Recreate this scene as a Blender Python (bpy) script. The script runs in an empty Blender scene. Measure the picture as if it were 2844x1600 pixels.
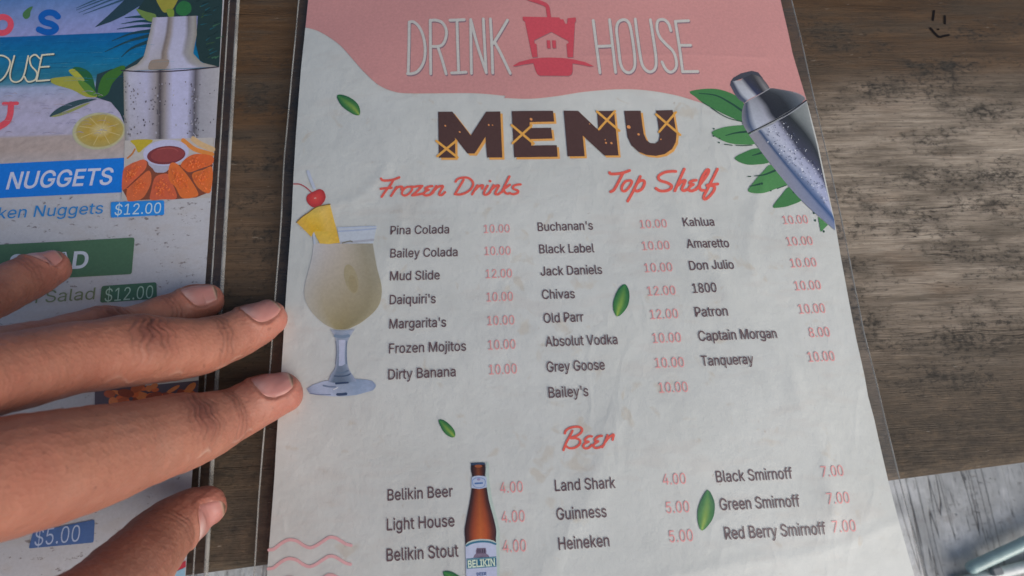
import bpy, bmesh, math, random, json
import numpy as np
from mathutils import Vector, Matrix
from mathutils.geometry import tessellate_polygon
from mathutils.bvhtree import BVHTree

SC = bpy.context.scene
COL = SC.collection
random.seed(7)

# ------------------------------------------------------------------ camera
CAM_ROT = np.array([[0.9972666, 0.02929331, -0.06783242],
                    [-0.04915638, 0.94844414, -0.31310918],
                    [0.05516325, 0.31558772, 0.94729162]])
CAM_LOC = np.array([0.06772696, -0.07620333, 0.23030624])
FPX = 1600.0 * 2844 / 2576          # focal length in photo pixels (photo 2844 x 1600)
cam_data = bpy.data.cameras.new('camera')
cam_data.sensor_width = 36.0
cam_data.lens = 36.0 * 1600.0 / 2576.0
cam_data.clip_start = 0.005
cam_data.clip_end = 200.0
cam = bpy.data.objects.new('camera', cam_data)
COL.objects.link(cam)
M4 = Matrix.Identity(4)
for i in range(3):
    for j in range(3):
        M4[i][j] = CAM_ROT[i, j]
    M4[i][3] = CAM_LOC[i]
cam.matrix_world = M4
cam_data.dof.use_dof = True
cam_data.dof.focus_distance = 0.235
cam_data.dof.aperture_fstop = 22.0
SC.camera = cam

# ------------------------------------------------------------------ light
SUN_AZ = math.radians(130.0)        # clockwise from +Y (up the page): lower right
SUN_EL = math.radians(33.0)
world = bpy.data.worlds.new('World')
SC.world = world
world.use_nodes = True
wn = world.node_tree.nodes
bg = wn['Background']
sky = wn.new('ShaderNodeTexSky')
sky.sky_type = 'NISHITA'
sky.sun_disc = False
sky.sun_elevation = SUN_EL
sky.sun_rotation = SUN_AZ
sky.air_density = 1.0
sky.dust_density = 3.0
world.node_tree.links.new(sky.outputs[0], bg.inputs[0])
bg.inputs[1].default_value = 0.060
sun_data = bpy.data.lights.new('sun', 'SUN')
sun_data.energy = 1.5
sun_data.angle = math.radians(56.0)
sun_data.color = (1.0, 0.975, 0.945)
sun = bpy.data.objects.new('sun', sun_data)
COL.objects.link(sun)
sd = Vector((math.sin(SUN_AZ) * math.cos(SUN_EL), math.cos(SUN_AZ) * math.cos(SUN_EL), math.sin(SUN_EL)))
sun.rotation_euler = sd.to_track_quat('Z', 'Y').to_euler()
sun.location = sd * 3
SC.view_settings.view_transform = 'Standard'
SC.view_settings.look = 'None'
SC.view_settings.exposure = 0.60
SC.view_settings.gamma = 1.0
SC.view_settings.use_curve_mapping = False
SC.cycles.filter_width = 1.55
SC.cycles.max_bounces = 10
SC.cycles.transparent_max_bounces = 16

# ------------------------------------------------------------------ measuring
def ray(px, py):
    return CAM_ROT @ np.array([(px - 1422.0) / FPX, -(py - 800.0) / FPX, -1.0])

def at(px, py, z=0.0):
    """photo measurement -> point of the horizontal plane at height z"""
    d = ray(px, py)
    return CAM_LOC + d * ((z - CAM_LOC[2]) / d[2])

class Crop:
    """measurements read off an enlargement of the photo: origin and scale in photo pixels"""
    def __init__(s, x0, y0, k): s.x0, s.y0, s.k = x0, y0, k
    def __call__(s, x, y): return (s.x0 + x * s.k, s.y0 + y * s.k)

def lin(c):
    c = c / 255.0
    return c / 12.92 if c <= 0.04045 else ((c + 0.055) / 1.055) ** 2.4

INK_GAIN = 2.0
def ink(r, g, b, k=1.0):
    """printed colour: what the photo shows, relative to the white of the paper"""
    return tuple(min(0.9, lin(v) * INK_GAIN * k) for v in (r, g, b))

# ------------------------------------------------------------------ objects
def empty(name, label, cat, loc=(0, 0, 0), group=None):
    o = bpy.data.objects.new(name, None)
    COL.objects.link(o)
    o.location = loc
    o.empty_display_size = 0.02
    o['label'] = label
    o['category'] = cat
    if group: o['group'] = group
    return o

def mesh_obj(name, verts, faces, mat, parent=None, cols=None, smooth=False, label=None):
    me = bpy.data.meshes.new(name)
    me.from_pydata([tuple(v) for v in verts], [], faces)
    if cols is not None:
        a = me.color_attributes.new('ink', 'FLOAT_COLOR', 'POINT')
        buf = np.ones((len(verts), 4), np.float32)
        buf[:, :3] = np.array(cols, np.float32)
        a.data.foreach_set('color', buf.ravel())
    if smooth:
        me.polygons.foreach_set('use_smooth', [True] * len(me.polygons))
    me.materials.append(mat)
    me.update()
    o = bpy.data.objects.new(name, me)
    COL.objects.link(o)
    if parent is not None: o.parent = parent
    if label: o['label'] = label
    return o

# ------------------------------------------------------------------ materials
def new_mat(name):
    m = bpy.data.materials.new(name)
    m.use_nodes = True
    nt = m.node_tree
    b = nt.nodes['Principled BSDF']
    return m, nt, b

def nd(nt, t, **kw):
    n = nt.nodes.new(t)
    for k, v in kw.items():
        if k.startswith('i_'):
            n.inputs[k[2:].replace('_', ' ')].default_value = v
        else:
            setattr(n, k, v)
    return n

def ramp(nt, src, stops, interp='LINEAR'):
    r = nt.nodes.new('ShaderNodeValToRGB')
    r.color_ramp.interpolation = interp
    e = r.color_ramp.elements
    while len(e) > 1: e.remove(e[-1])
    e[0].position = stops[0][0]
    e[0].color = (*stops[0][1], 1) if not isinstance(stops[0][1], (int, float)) else (stops[0][1],) * 3 + (1,)
    for p, c in stops[1:]:
        q = e.new(p)
        q.color = (*c, 1) if not isinstance(c, (int, float)) else (c, c, c, 1)
    nt.links.new(src, r.inputs[0])
    return r.outputs[0]

def mixc(nt, fac, a, b, mode='MIX'):
    n = nt.nodes.new('ShaderNodeMix')
    n.data_type = 'RGBA'
    n.blend_type = mode
    for idx, v in ((0, fac), (6, a), (7, b)):
        if hasattr(v, 'links') or hasattr(v, 'is_linked'):
            nt.links.new(v, n.inputs[idx])
        elif isinstance(v, (int, float)):
            n.inputs[idx].default_value = v
        else:
            n.inputs[idx].default_value = (*v, 1)
    return n.outputs[2]

def math_n(nt, op, a, b=None, clamp=False):
    n = nt.nodes.new('ShaderNodeMath')
    n.operation = op
    n.use_clamp = clamp
    for i, v in enumerate((a, b)):
        if v is None: continue
        if isinstance(v, (int, float)): n.inputs[i].default_value = v
        else: nt.links.new(v, n.inputs[i])
    return n.outputs[0]

def coords(nt, scale=(1, 1, 1), rot=(0, 0, 0), loc=(0, 0, 0)):
    g = nt.nodes.new('ShaderNodeNewGeometry')
    m = nt.nodes.new('ShaderNodeMapping')
    m.inputs['Scale'].default_value = scale
    m.inputs['Rotation'].default_value = rot
    m.inputs['Location'].default_value = loc
    nt.links.new(g.outputs['Position'], m.inputs['Vector'])
    return m.outputs[0]

def noise(nt, vec, scale, detail=4, rough=0.55, dist=0.0):
    n = nt.nodes.new('ShaderNodeTexNoise')
    n.inputs['Scale'].default_value = scale
    n.inputs['Detail'].default_value = detail
    n.inputs['Roughness'].default_value = rough
    n.inputs['Distortion'].default_value = dist
    nt.links.new(vec, n.inputs['Vector'])
    return n.outputs['Fac']

GRAIN = math.radians(-4.1)

def wood_material():
    m, nt, b = new_mat('weathered_wood')
    L = nt.links.new
    v = coords(nt, rot=(0, 0, GRAIN))
    vs = coords(nt, scale=(1, 9, 1), rot=(0, 0, GRAIN))       # stretched along the grain
    vs2 = coords(nt, scale=(1, 22, 1), rot=(0, 0, GRAIN), loc=(3, 1, 0))
    vm = coords(nt, scale=(1, 1.45, 1), rot=(0, 0, GRAIN), loc=(0.37, 0.2, 0))
    g1 = noise(nt, vs, 14, 6, 0.6, 0.3)
    g2 = noise(nt, vs2, 30, 7, 0.65, 0.2)
    base = ramp(nt, g1, [(0.3, (0.062, 0.033, 0.015)), (0.5, (0.096, 0.052, 0.024)), (0.7, (0.138, 0.078, 0.038))])
    # weathered grey mid-board; sky sheen and right-hand brightness are painted into it too
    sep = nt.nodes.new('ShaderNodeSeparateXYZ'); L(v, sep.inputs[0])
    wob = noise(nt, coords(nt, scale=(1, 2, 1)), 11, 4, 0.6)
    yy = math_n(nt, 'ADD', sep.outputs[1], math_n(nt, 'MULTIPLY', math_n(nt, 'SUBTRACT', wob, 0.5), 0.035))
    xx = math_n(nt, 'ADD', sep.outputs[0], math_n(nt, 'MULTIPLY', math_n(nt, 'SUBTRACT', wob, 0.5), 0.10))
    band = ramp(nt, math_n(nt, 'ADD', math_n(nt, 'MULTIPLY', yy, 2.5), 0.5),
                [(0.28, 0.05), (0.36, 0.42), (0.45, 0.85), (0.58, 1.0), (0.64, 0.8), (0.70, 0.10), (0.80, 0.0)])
    right = ramp(nt, xx, [(-0.02, 0.12), (0.02, 0.22), (0.12, 0.5), (0.22, 1.0)])  # stronger light towards the right, put into the wood colour
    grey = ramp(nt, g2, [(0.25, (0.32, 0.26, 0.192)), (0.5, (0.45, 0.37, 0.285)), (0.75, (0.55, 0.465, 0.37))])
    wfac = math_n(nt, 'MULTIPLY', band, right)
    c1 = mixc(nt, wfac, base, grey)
    # fine streaks along the grain
    st = ramp(nt, g2, [(0.32, 0.78), (0.5, 1.0), (0.7, 1.12)])
    c2 = mixc(nt, 0.8, c1, st, 'MULTIPLY')
    sh = ramp(nt, noise(nt, coords(nt, scale=(1, 8, 1), rot=(0, 0, GRAIN), loc=(1, 3, 0)), 75, 4, 0.6, 0.2), [(0.55, 0.0), (0.70, 0.45)])
    c2 = mixc(nt, sh, c2, (0.075, 0.056, 0.042))
    # rusty tint patches
    rt = ramp(nt, noise(nt, coords(nt, scale=(1, 3, 1), loc=(5, 2, 0)), 26, 5, 0.6), [(0.55, 0.0), (0.75, 0.45)])
    c3 = mixc(nt, rt, c2, (0.16, 0.085, 0.04))
    # near the front edge: mottled, dirtier
    low = ramp(nt, math_n(nt, 'ADD', math_n(nt, 'MULTIPLY', yy, 2.5), 0.5), [(0.30, 0.85), (0.46, 0.0)])
    mo = ramp(nt, noise(nt, coords(nt, scale=(1, 1.6, 1)), 150, 5, 0.7), [(0.35, (0.055, 0.045, 0.036)), (0.55, (0.115, 0.088, 0.062)), (0.72, (0.19, 0.13, 0.08))])
    c3 = mixc(nt, low, c3, mo)
    br = ramp(nt, noise(nt, coords(nt, scale=(1, 6, 1), rot=(0, 0, GRAIN), loc=(5.3, 2.1, 0)), 13, 5, 0.65), [(0.48, 0.0), (0.62, 0.62)])
    c3 = mixc(nt, br, c3, (0.085, 0.066, 0.047))
    # black mildew: clusters of specks, gathered in bands along the grain
    cl = ramp(nt, noise(nt, coords(nt, scale=(1, 3.0, 1), rot=(0, 0, GRAIN), loc=(0.63, 0.11, 0)), 21, 4, 0.6), [(0.42, 0.0), (0.66, 1.0)])
    sp = noise(nt, vm, 380, 5, 0.7, 0.0)
    spm = ramp(nt, math_n(nt, 'ADD', sp, math_n(nt, 'MULTIPLY', cl, 0.15)), [(0.59, 0.0), (0.73, 1.0)])
    wide = ramp(nt, noise(nt, vm, 95, 5, 0.7), [(0.38, 0.0), (0.60, 0.95)])
    blot = math_n(nt, 'MULTIPLY', wide, cl)
    edge = ramp(nt, math_n(nt, 'ADD', math_n(nt, 'MULTIPLY', yy, 2.5), 0.5), [(0.30, 0.5), (0.40, 1.0), (0.74, 1.0), (0.80, 0.15)])
    c3 = mixc(nt, math_n(nt, 'MULTIPLY', blot, edge), c3, (0.058, 0.049, 0.038))
    dark = math_n(nt, 'MULTIPLY', math_n(nt, 'MULTIPLY', spm, 0.62), edge)
    c4 = mixc(nt, dark, c3, (0.024, 0.022, 0.020))
    # long thin cracks
    ck = noise(nt, coords(nt, scale=(1, 30, 1), rot=(0, 0, GRAIN + 0.03), loc=(2, 7, 0)), 7, 3, 0.5, 0.6)
    ckm = ramp(nt, ck, [(0.491, 0.0), (0.4975, 0.95), (0.504, 0.0)])
    ckg = ramp(nt, noise(nt, coords(nt, scale=(1, 3, 1), loc=(9, 4, 0)), 9, 2, 0.5), [(0.5, 0.0), (0.62, 1.0)])
    ckm = math_n(nt, 'MULTIPLY', ckm, ckg)
    c5 = mixc(nt, ckm, c4, (0.018, 0.012, 0.008))
    fb = noise(nt, coords(nt, scale=(1, 26, 1), rot=(0, 0, GRAIN - 0.01), loc=(4, 2, 0)), 105, 5, 0.7, 0.12)
    c5 = mixc(nt, 0.85, c5, ramp(nt, fb, [(0.30, 0.66), (0.45, 0.96), (0.60, 1.06), (0.75, 1.2)]), 'MULTIPLY')
    pit = ramp(nt, noise(nt, coords(nt, scale=(1, 1.8, 1), rot=(0, 0, GRAIN), loc=(7, 7, 0)), 620, 3, 0.6), [(0.66, 0.0), (0.71, 0.7)])
    c5 = mixc(nt, pit, c5, (0.03, 0.025, 0.02))
    chip = ramp(nt, noise(nt, coords(nt, scale=(1, 5, 1), rot=(0, 0, GRAIN), loc=(2, 9, 0)), 140, 4, 0.65), [(0.66, 0.0), (0.72, 0.5)])
    c5 = mixc(nt, chip, c5, (0.42, 0.36, 0.29))
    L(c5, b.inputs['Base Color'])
    b.inputs['Roughness'].default_value = 0.6
    b.inputs['Specular IOR Level'].default_value = 0.22
    bp = nd(nt, 'ShaderNodeBump')
    bp.inputs['Strength'].default_value = 0.55
    bp.inputs['Distance'].default_value = 0.0012
    hsum = math_n(nt, 'SUBTRACT', math_n(nt, 'ADD', math_n(nt, 'MULTIPLY', g2, 0.7), math_n(nt, 'MULTIPLY', fb, 0.6)), math_n(nt, 'ADD', math_n(nt, 'MULTIPLY', dark, 0.35), math_n(nt, 'MULTIPLY', ckm, 0.8)))
    L(hsum, bp.inputs['Height'])
    L(bp.outputs[0], b.inputs['Normal'])
    return m

def ink_material(name, grainy=0.06, speckle=False):
    m, nt, b = new_mat(name)
    L = nt.links.new
    a = nd(nt, 'ShaderNodeVertexColor'); a.layer_name = 'ink'
    n1 = noise(nt, coords(nt), 900, 3, 0.6)
    n2 = noise(nt, coords(nt), 45, 4, 0.6)
    k = ramp(nt, n1, [(0.3, 1 - grainy), (0.7, 1 + grainy)])
    c = mixc(nt, 1.0, a.outputs[0], k, 'MULTIPLY')
    if speckle:
        s1 = noise(nt, coords(nt, scale=(1, 1.6, 1), rot=(0, 0, 0.3)), 300, 4, 0.65)
        s2 = noise(nt, coords(nt), 24, 3, 0.6)
        sm = ramp(nt, math_n(nt, 'ADD', s1, math_n(nt, 'MULTIPLY', s2, 0.16)), [(0.70, 0.0), (0.76, 0.75)])
        c = mixc(nt, sm, c, (0.16, 0.12, 0.11))
        s3 = ramp(nt, noise(nt, coords(nt, scale=(1, 2.2, 1)), 110, 4, 0.6), [(0.5, 0.0), (0.75, 0.4)])
        c = mixc(nt, s3, c, (0.56, 0.50, 0.44))
    L(c, b.inputs['Base Color'])
    b.inputs['Roughness'].default_value = 0.75
    b.inputs['Specular IOR Level'].default_value = 0.12
    return m

def paper_material():
    m, nt, b = new_mat('menu_paper')
    L = nt.links.new
    big = noise(nt, coords(nt), 16, 4, 0.6)
    mid = noise(nt, coords(nt), 120, 5, 0.65)
    c = ramp(nt, big, [(0.3, (0.655, 0.67, 0.625)), (0.7, (0.715, 0.73, 0.69))])
    k = ramp(nt, mid, [(0.3, 0.955), (0.7, 1.03)])
    c = mixc(nt, 1.0, c, k, 'MULTIPLY')
    # food stains
    s = noise(nt, coords(nt, loc=(3, 2, 0)), 130, 3, 0.5, 0.5)
    z = noise(nt, coords(nt, loc=(1.35, 4.2, 0)), 17, 2, 0.5)
    sm = ramp(nt, math_n(nt, 'ADD', s, math_n(nt, 'MULTIPLY', z, 0.42)), [(0.865, 0.0), (0.96, 0.45)])
    c = mixc(nt, sm, c, (0.60, 0.52, 0.40))
    s2 = ramp(nt, noise(nt, coords(nt, loc=(9, 3, 0)), 420, 3, 0.6), [(0.70, 0.0), (0.76, 0.55)])
    z2 = ramp(nt, noise(nt, coords(nt, loc=(2.2, 1.1, 0)), 20, 3, 0.6), [(0.45, 0.15), (0.62, 1.0)])
    c = mixc(nt, math_n(nt, 'MULTIPLY', s2, z2), c, (0.42, 0.33, 0.24))
    # pale show-through of the print on the back
    vt = coords(nt, scale=(1, 3.6, 1))
    t = noise(nt, vt, 95, 2, 0.4)
    tz = noise(nt, coords(nt, scale=(1, 2, 1), loc=(8, 1, 0)), 26, 2, 0.4)
    tm = ramp(nt, math_n(nt, 'ADD', math_n(nt, 'MULTIPLY', t, 0.5), math_n(nt, 'MULTIPLY', tz, 0.5)), [(0.55, 0.0), (0.66, 0.22)])
    c = mixc(nt, tm, c, (0.62, 0.56, 0.50))
    L(c, b.inputs['Base Color'])
    b.inputs['Roughness'].default_value = 0.7
    b.inputs['Specular IOR Level'].default_value = 0.15
    bp = nd(nt, 'ShaderNodeBump')
    bp.inputs['Strength'].default_value = 0.5
    bp.inputs['Distance'].default_value = 0.0009
    rg = math_n(nt, 'ABSOLUTE', math_n(nt, 'SUBTRACT', noise(nt, coords(nt, scale=(1.3, 0.8, 1)), 26, 2, 0.5, 0.6), 0.5))
    rg = math_n(nt, 'MULTIPLY', math_n(nt, 'MINIMUM', rg, 0.06), -2.4)
    L(math_n(nt, 'ADD', math_n(nt, 'MULTIPLY', noise(nt, coords(nt), 190, 4, 0.65), 0.6), rg), bp.inputs['Height'])
    L(bp.outputs[0], b.inputs['Normal'])
    return m

def film_material(name, tint, rough, gloss, bump):
    """clear plastic film: mostly see-through with a soft gloss"""
    m, nt, b = new_mat(name)
    L = nt.links.new
    nt.nodes.remove(b)
    out = nt.nodes['Material Output']
    tr = nd(nt, 'ShaderNodeBsdfTransparent'); tr.inputs[0].default_value = (*tint, 1)
    gl = nd(nt, 'ShaderNodeBsdfGlossy'); gl.inputs['Roughness'].default_value = rough
    gl.inputs[0].default_value = (1, 1, 1, 1)
    bp = nd(nt, 'ShaderNodeBump')
    bp.inputs['Strength'].default_value = bump
    bp.inputs['Distance'].default_value = 0.002
    rg = math_n(nt, 'ABSOLUTE', math_n(nt, 'SUBTRACT', noise(nt, coords(nt, scale=(1.3, 0.8, 1)), 26, 2, 0.5, 0.6), 0.5))
    rg = math_n(nt, 'MULTIPLY', math_n(nt, 'MINIMUM', rg, 0.06), -1.3)
    h = math_n(nt, 'ADD', math_n(nt, 'ADD', noise(nt, coords(nt), 34, 3, 0.5), rg), math_n(nt, 'MULTIPLY', noise(nt, coords(nt), 160, 3, 0.5), 0.2))
    L(h, bp.inputs['Height'])
    L(bp.outputs[0], gl.inputs['Normal'])
    geo = nd(nt, 'ShaderNodeNewGeometry')          # Schlick reflectance, the same from both sides of the film
    dt = nd(nt, 'ShaderNodeVectorMath', operation='DOT_PRODUCT')
    L(bp.outputs[0], dt.inputs[0]); L(geo.outputs['Incoming'], dt.inputs[1])
    om = math_n(nt, 'SUBTRACT', 1.0, math_n(nt, 'ABSOLUTE', dt.outputs['Value']), True)
    refl = math_n(nt, 'ADD', 0.036, math_n(nt, 'MULTIPLY', math_n(nt, 'POWER', om, 5.0), 0.96))
    mx = nd(nt, 'ShaderNodeMixShader')
    L(math_n(nt, 'MULTIPLY', refl, gloss, True), mx.inputs[0])
    L(tr.outputs[0], mx.inputs[1]); L(gl.outputs[0], mx.inputs[2])
    L(mx.outputs[0], out.inputs['Surface'])
    return m

def edge_material():
    m, nt, b = new_mat('plastic_edge')
    out = nt.nodes['Material Output']
    b.inputs['Base Color'].default_value = (0.58, 0.57, 0.53, 1)
    b.inputs['Roughness'].default_value = 0.25
    tr = nd(nt, 'ShaderNodeBsdfTransparent'); tr.inputs[0].default_value = (0.85, 0.85, 0.85, 1)
    mx = nd(nt, 'ShaderNodeMixShader')
    f = ramp(nt, noise(nt, coords(nt), 60, 4, 0.6), [(0.3, 0.12), (0.7, 0.55)])
    nt.links.new(f, mx.inputs[0])
    nt.links.new(tr.outputs[0], mx.inputs[1]); nt.links.new(b.outputs[0], mx.inputs[2])
    nt.links.new(mx.outputs[0], out.inputs['Surface'])
    return m

def simple_mat(name, col, rough=0.5, spec=0.5, metal=0.0):
    m, nt, b = new_mat(name)
    n = noise(nt, coords(nt), 60, 4, 0.6)
    c = ramp(nt, n, [(0.3, tuple(v * 0.88 for v in col)), (0.7, tuple(min(1, v * 1.1) for v in col))])
    nt.links.new(c, b.inputs['Base Color'])
    b.inputs['Roughness'].default_value = rough
    b.inputs['Specular IOR Level'].default_value = spec
    b.inputs['Metallic'].default_value = metal
    return m

def floor_material():
    m, nt, b = new_mat('whitewashed_boards')
    L = nt.links.new
    v = coords(nt, rot=(0, 0, 0.10))
    v1 = coords(nt, scale=(1, 0.22, 1), rot=(0, 0, 0.10))
    v2 = coords(nt, scale=(1, 0.05, 1), rot=(0, 0, 0.10))
    n1 = noise(nt, v1, 60, 6, 0.65, 0.2)
    n2 = noise(nt, coords(nt), 14, 5, 0.6)
    c = ramp(nt, n2, [(0.3, (0.33, 0.335, 0.335)), (0.5, (0.48, 0.49, 0.49)), (0.70, (0.72, 0.73, 0.735))])
    c = mixc(nt, 0.35, c, ramp(nt, n1, [(0.3, 0.6), (0.5, 1.0), (0.7, 1.12)]), 'MULTIPLY')
    # peeled patches down to the brown wood
    pn = noise(nt, coords(nt, loc=(4, 1, 0)), 9, 6, 0.7, 0.4)
    c = mixc(nt, ramp(nt, pn, [(0.52, 0.0), (0.64, 0.6)]), c, (0.25, 0.205, 0.18))
    # dark splits along the boards, long and irregular
    big_ = ramp(nt, noise(nt, coords(nt, scale=(1, 0.035, 1), rot=(0, 0, 0.10), loc=(1.7, 0, 0)), 26, 3, 0.55, 0.25), [(0.4945, 0.0), (0.4985, 0.85), (0.5015, 0.85), (0.5055, 0.0)])
    fine = ramp(nt, noise(nt, coords(nt, scale=(1, 0.07, 1), rot=(0, 0, 0.10)), 430, 4, 0.65, 0.2), [(0.61, 0.0), (0.66, 0.8)])
    fineg = ramp(nt, noise(nt, coords(nt, loc=(6, 3, 0)), 13, 3, 0.6), [(0.40, 0.1), (0.58, 1.0)])
    cross = ramp(nt, noise(nt, coords(nt, scale=(0.35, 1, 1)), 260, 5, 0.7, 0.5), [(0.60, 0.0), (0.66, 0.8)])
    crg = ramp(nt, noise(nt, coords(nt, loc=(2, 2, 0)), 20, 3, 0.6), [(0.48, 0.0), (0.58, 1.0)])
    d = math_n(nt, 'MAXIMUM', big_, math_n(nt, 'MAXIMUM', math_n(nt, 'MULTIPLY', fine, fineg), math_n(nt, 'MULTIPLY', cross, crg)))
    c = mixc(nt, d, c, (0.05, 0.042, 0.042))
    L(c, b.inputs['Base Color'])
    L(ramp(nt, noise(nt, coords(nt, loc=(3, 7, 0)), 18, 4, 0.6), [(0.38, 0.62), (0.60, 0.16)]), b.inputs['Roughness'])
    b.inputs['Specular IOR Level'].default_value = 0.5
    bp = nd(nt, 'ShaderNodeBump'); bp.inputs['Strength'].default_value = 0.6; bp.inputs['Distance'].default_value = 0.004
    L(math_n(nt, 'SUBTRACT', n1, d), bp.inputs['Height'])
    L(bp.outputs[0], b.inputs['Normal'])
    return m

def skin_material():
    m, nt, b = new_mat('skin')
    L = nt.links.new
    a = nd(nt, 'ShaderNodeVertexColor'); a.layer_name = 'ink'
    mot = noise(nt, coords(nt), 110, 5, 0.6)
    k = ramp(nt, mot, [(0.3, (0.89, 0.84, 0.83)), (0.7, (1.07, 1.08, 1.08))])
    c = mixc(nt, 1.0, a.outputs[0], k, 'MULTIPLY')
    big = ramp(nt, noise(nt, coords(nt), 42, 4, 0.6), [(0.42, 0.0), (0.68, 0.40)])
    c = mixc(nt, big, c, (0.34, 0.112, 0.080))
    pale = ramp(nt, noise(nt, coords(nt, loc=(4, 4, 2)), 55, 4, 0.6), [(0.5, 0.0), (0.72, 0.3)])
    c = mixc(nt, pale, c, (0.35, 0.185, 0.14))
    fr_ = ramp(nt, noise(nt, coords(nt, loc=(1, 8, 2)), 420, 2, 0.5), [(0.66, 0.0), (0.74, 0.5)])
    c = mixc(nt, fr_, c, (0.19, 0.075, 0.052))
    L(c, b.inputs['Base Color'])
    b.inputs['Roughness'].default_value = 0.52
    b.inputs['Specular IOR Level'].default_value = 0.38
    b.inputs['Subsurface Weight'].default_value = 0.25
    b.inputs['Subsurface Radius'].default_value = (1.0, 0.35, 0.2)
    b.inputs['Subsurface Scale'].default_value = 0.0025
    bp = nd(nt, 'ShaderNodeBump'); bp.inputs['Strength'].default_value = 0.45; bp.inputs['Distance'].default_value = 0.0005
    vo = nd(nt, 'ShaderNodeTexVoronoi'); vo.inputs['Scale'].default_value = 900
    L(coords(nt, scale=(1, 1, 1)), vo.inputs['Vector'])
    hh = math_n(nt, 'ADD', math_n(nt, 'MULTIPLY', vo.outputs['Distance'], 0.5), math_n(nt, 'MULTIPLY', noise(nt, coords(nt), 500, 4, 0.6), 0.8))
    L(hh, bp.inputs['Height'])
    L(bp.outputs[0], b.inputs['Normal'])
    return m

def nail_material():
    m, nt, b = new_mat('fingernail')
    a = nd(nt, 'ShaderNodeVertexColor'); a.layer_name = 'ink'
    nt.links.new(a.outputs[0], b.inputs['Base Color'])
    b.inputs['Roughness'].default_value = 0.36
    b.inputs['Specular IOR Level'].default_value = 0.4
    b.inputs['Subsurface Weight'].default_value = 0.15
    b.inputs['Subsurface Radius'].default_value = (1.0, 0.4, 0.25)
    b.inputs['Subsurface Scale'].default_value = 0.0015
    return m

MAT_WOOD = wood_material()
MAT_INK = ink_material('printing_ink')
MAT_FOODPAPER = ink_material('speckled_menu_paper', 0.05, True)
MAT_PAPER = paper_material()
MAT_FILM = film_material('laminate_film', (0.955, 0.955, 0.96), 0.34, 1.15, 0.30)
MAT_SLEEVE = film_material('clear_sleeve', (0.90, 0.90, 0.92), 0.18, 1.25, 0.2)
MAT_EDGE = edge_material()
MAT_FLOOR = floor_material()
MAT_SKIN = skin_material()
MAT_NAIL = nail_material()
MAT_MINT = simple_mat('mint_paint', (0.40, 0.55, 0.54), 0.22)
MAT_WHITE = simple_mat('white_plastic', (0.72, 0.76, 0.76), 0.4)
MAT_CLIP = simple_mat('grey_plastic', (0.20, 0.22, 0.24), 0.5)
MAT_PEN = simple_mat('black_ink', (0.02, 0.015, 0.015), 0.6, 0.2)

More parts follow.
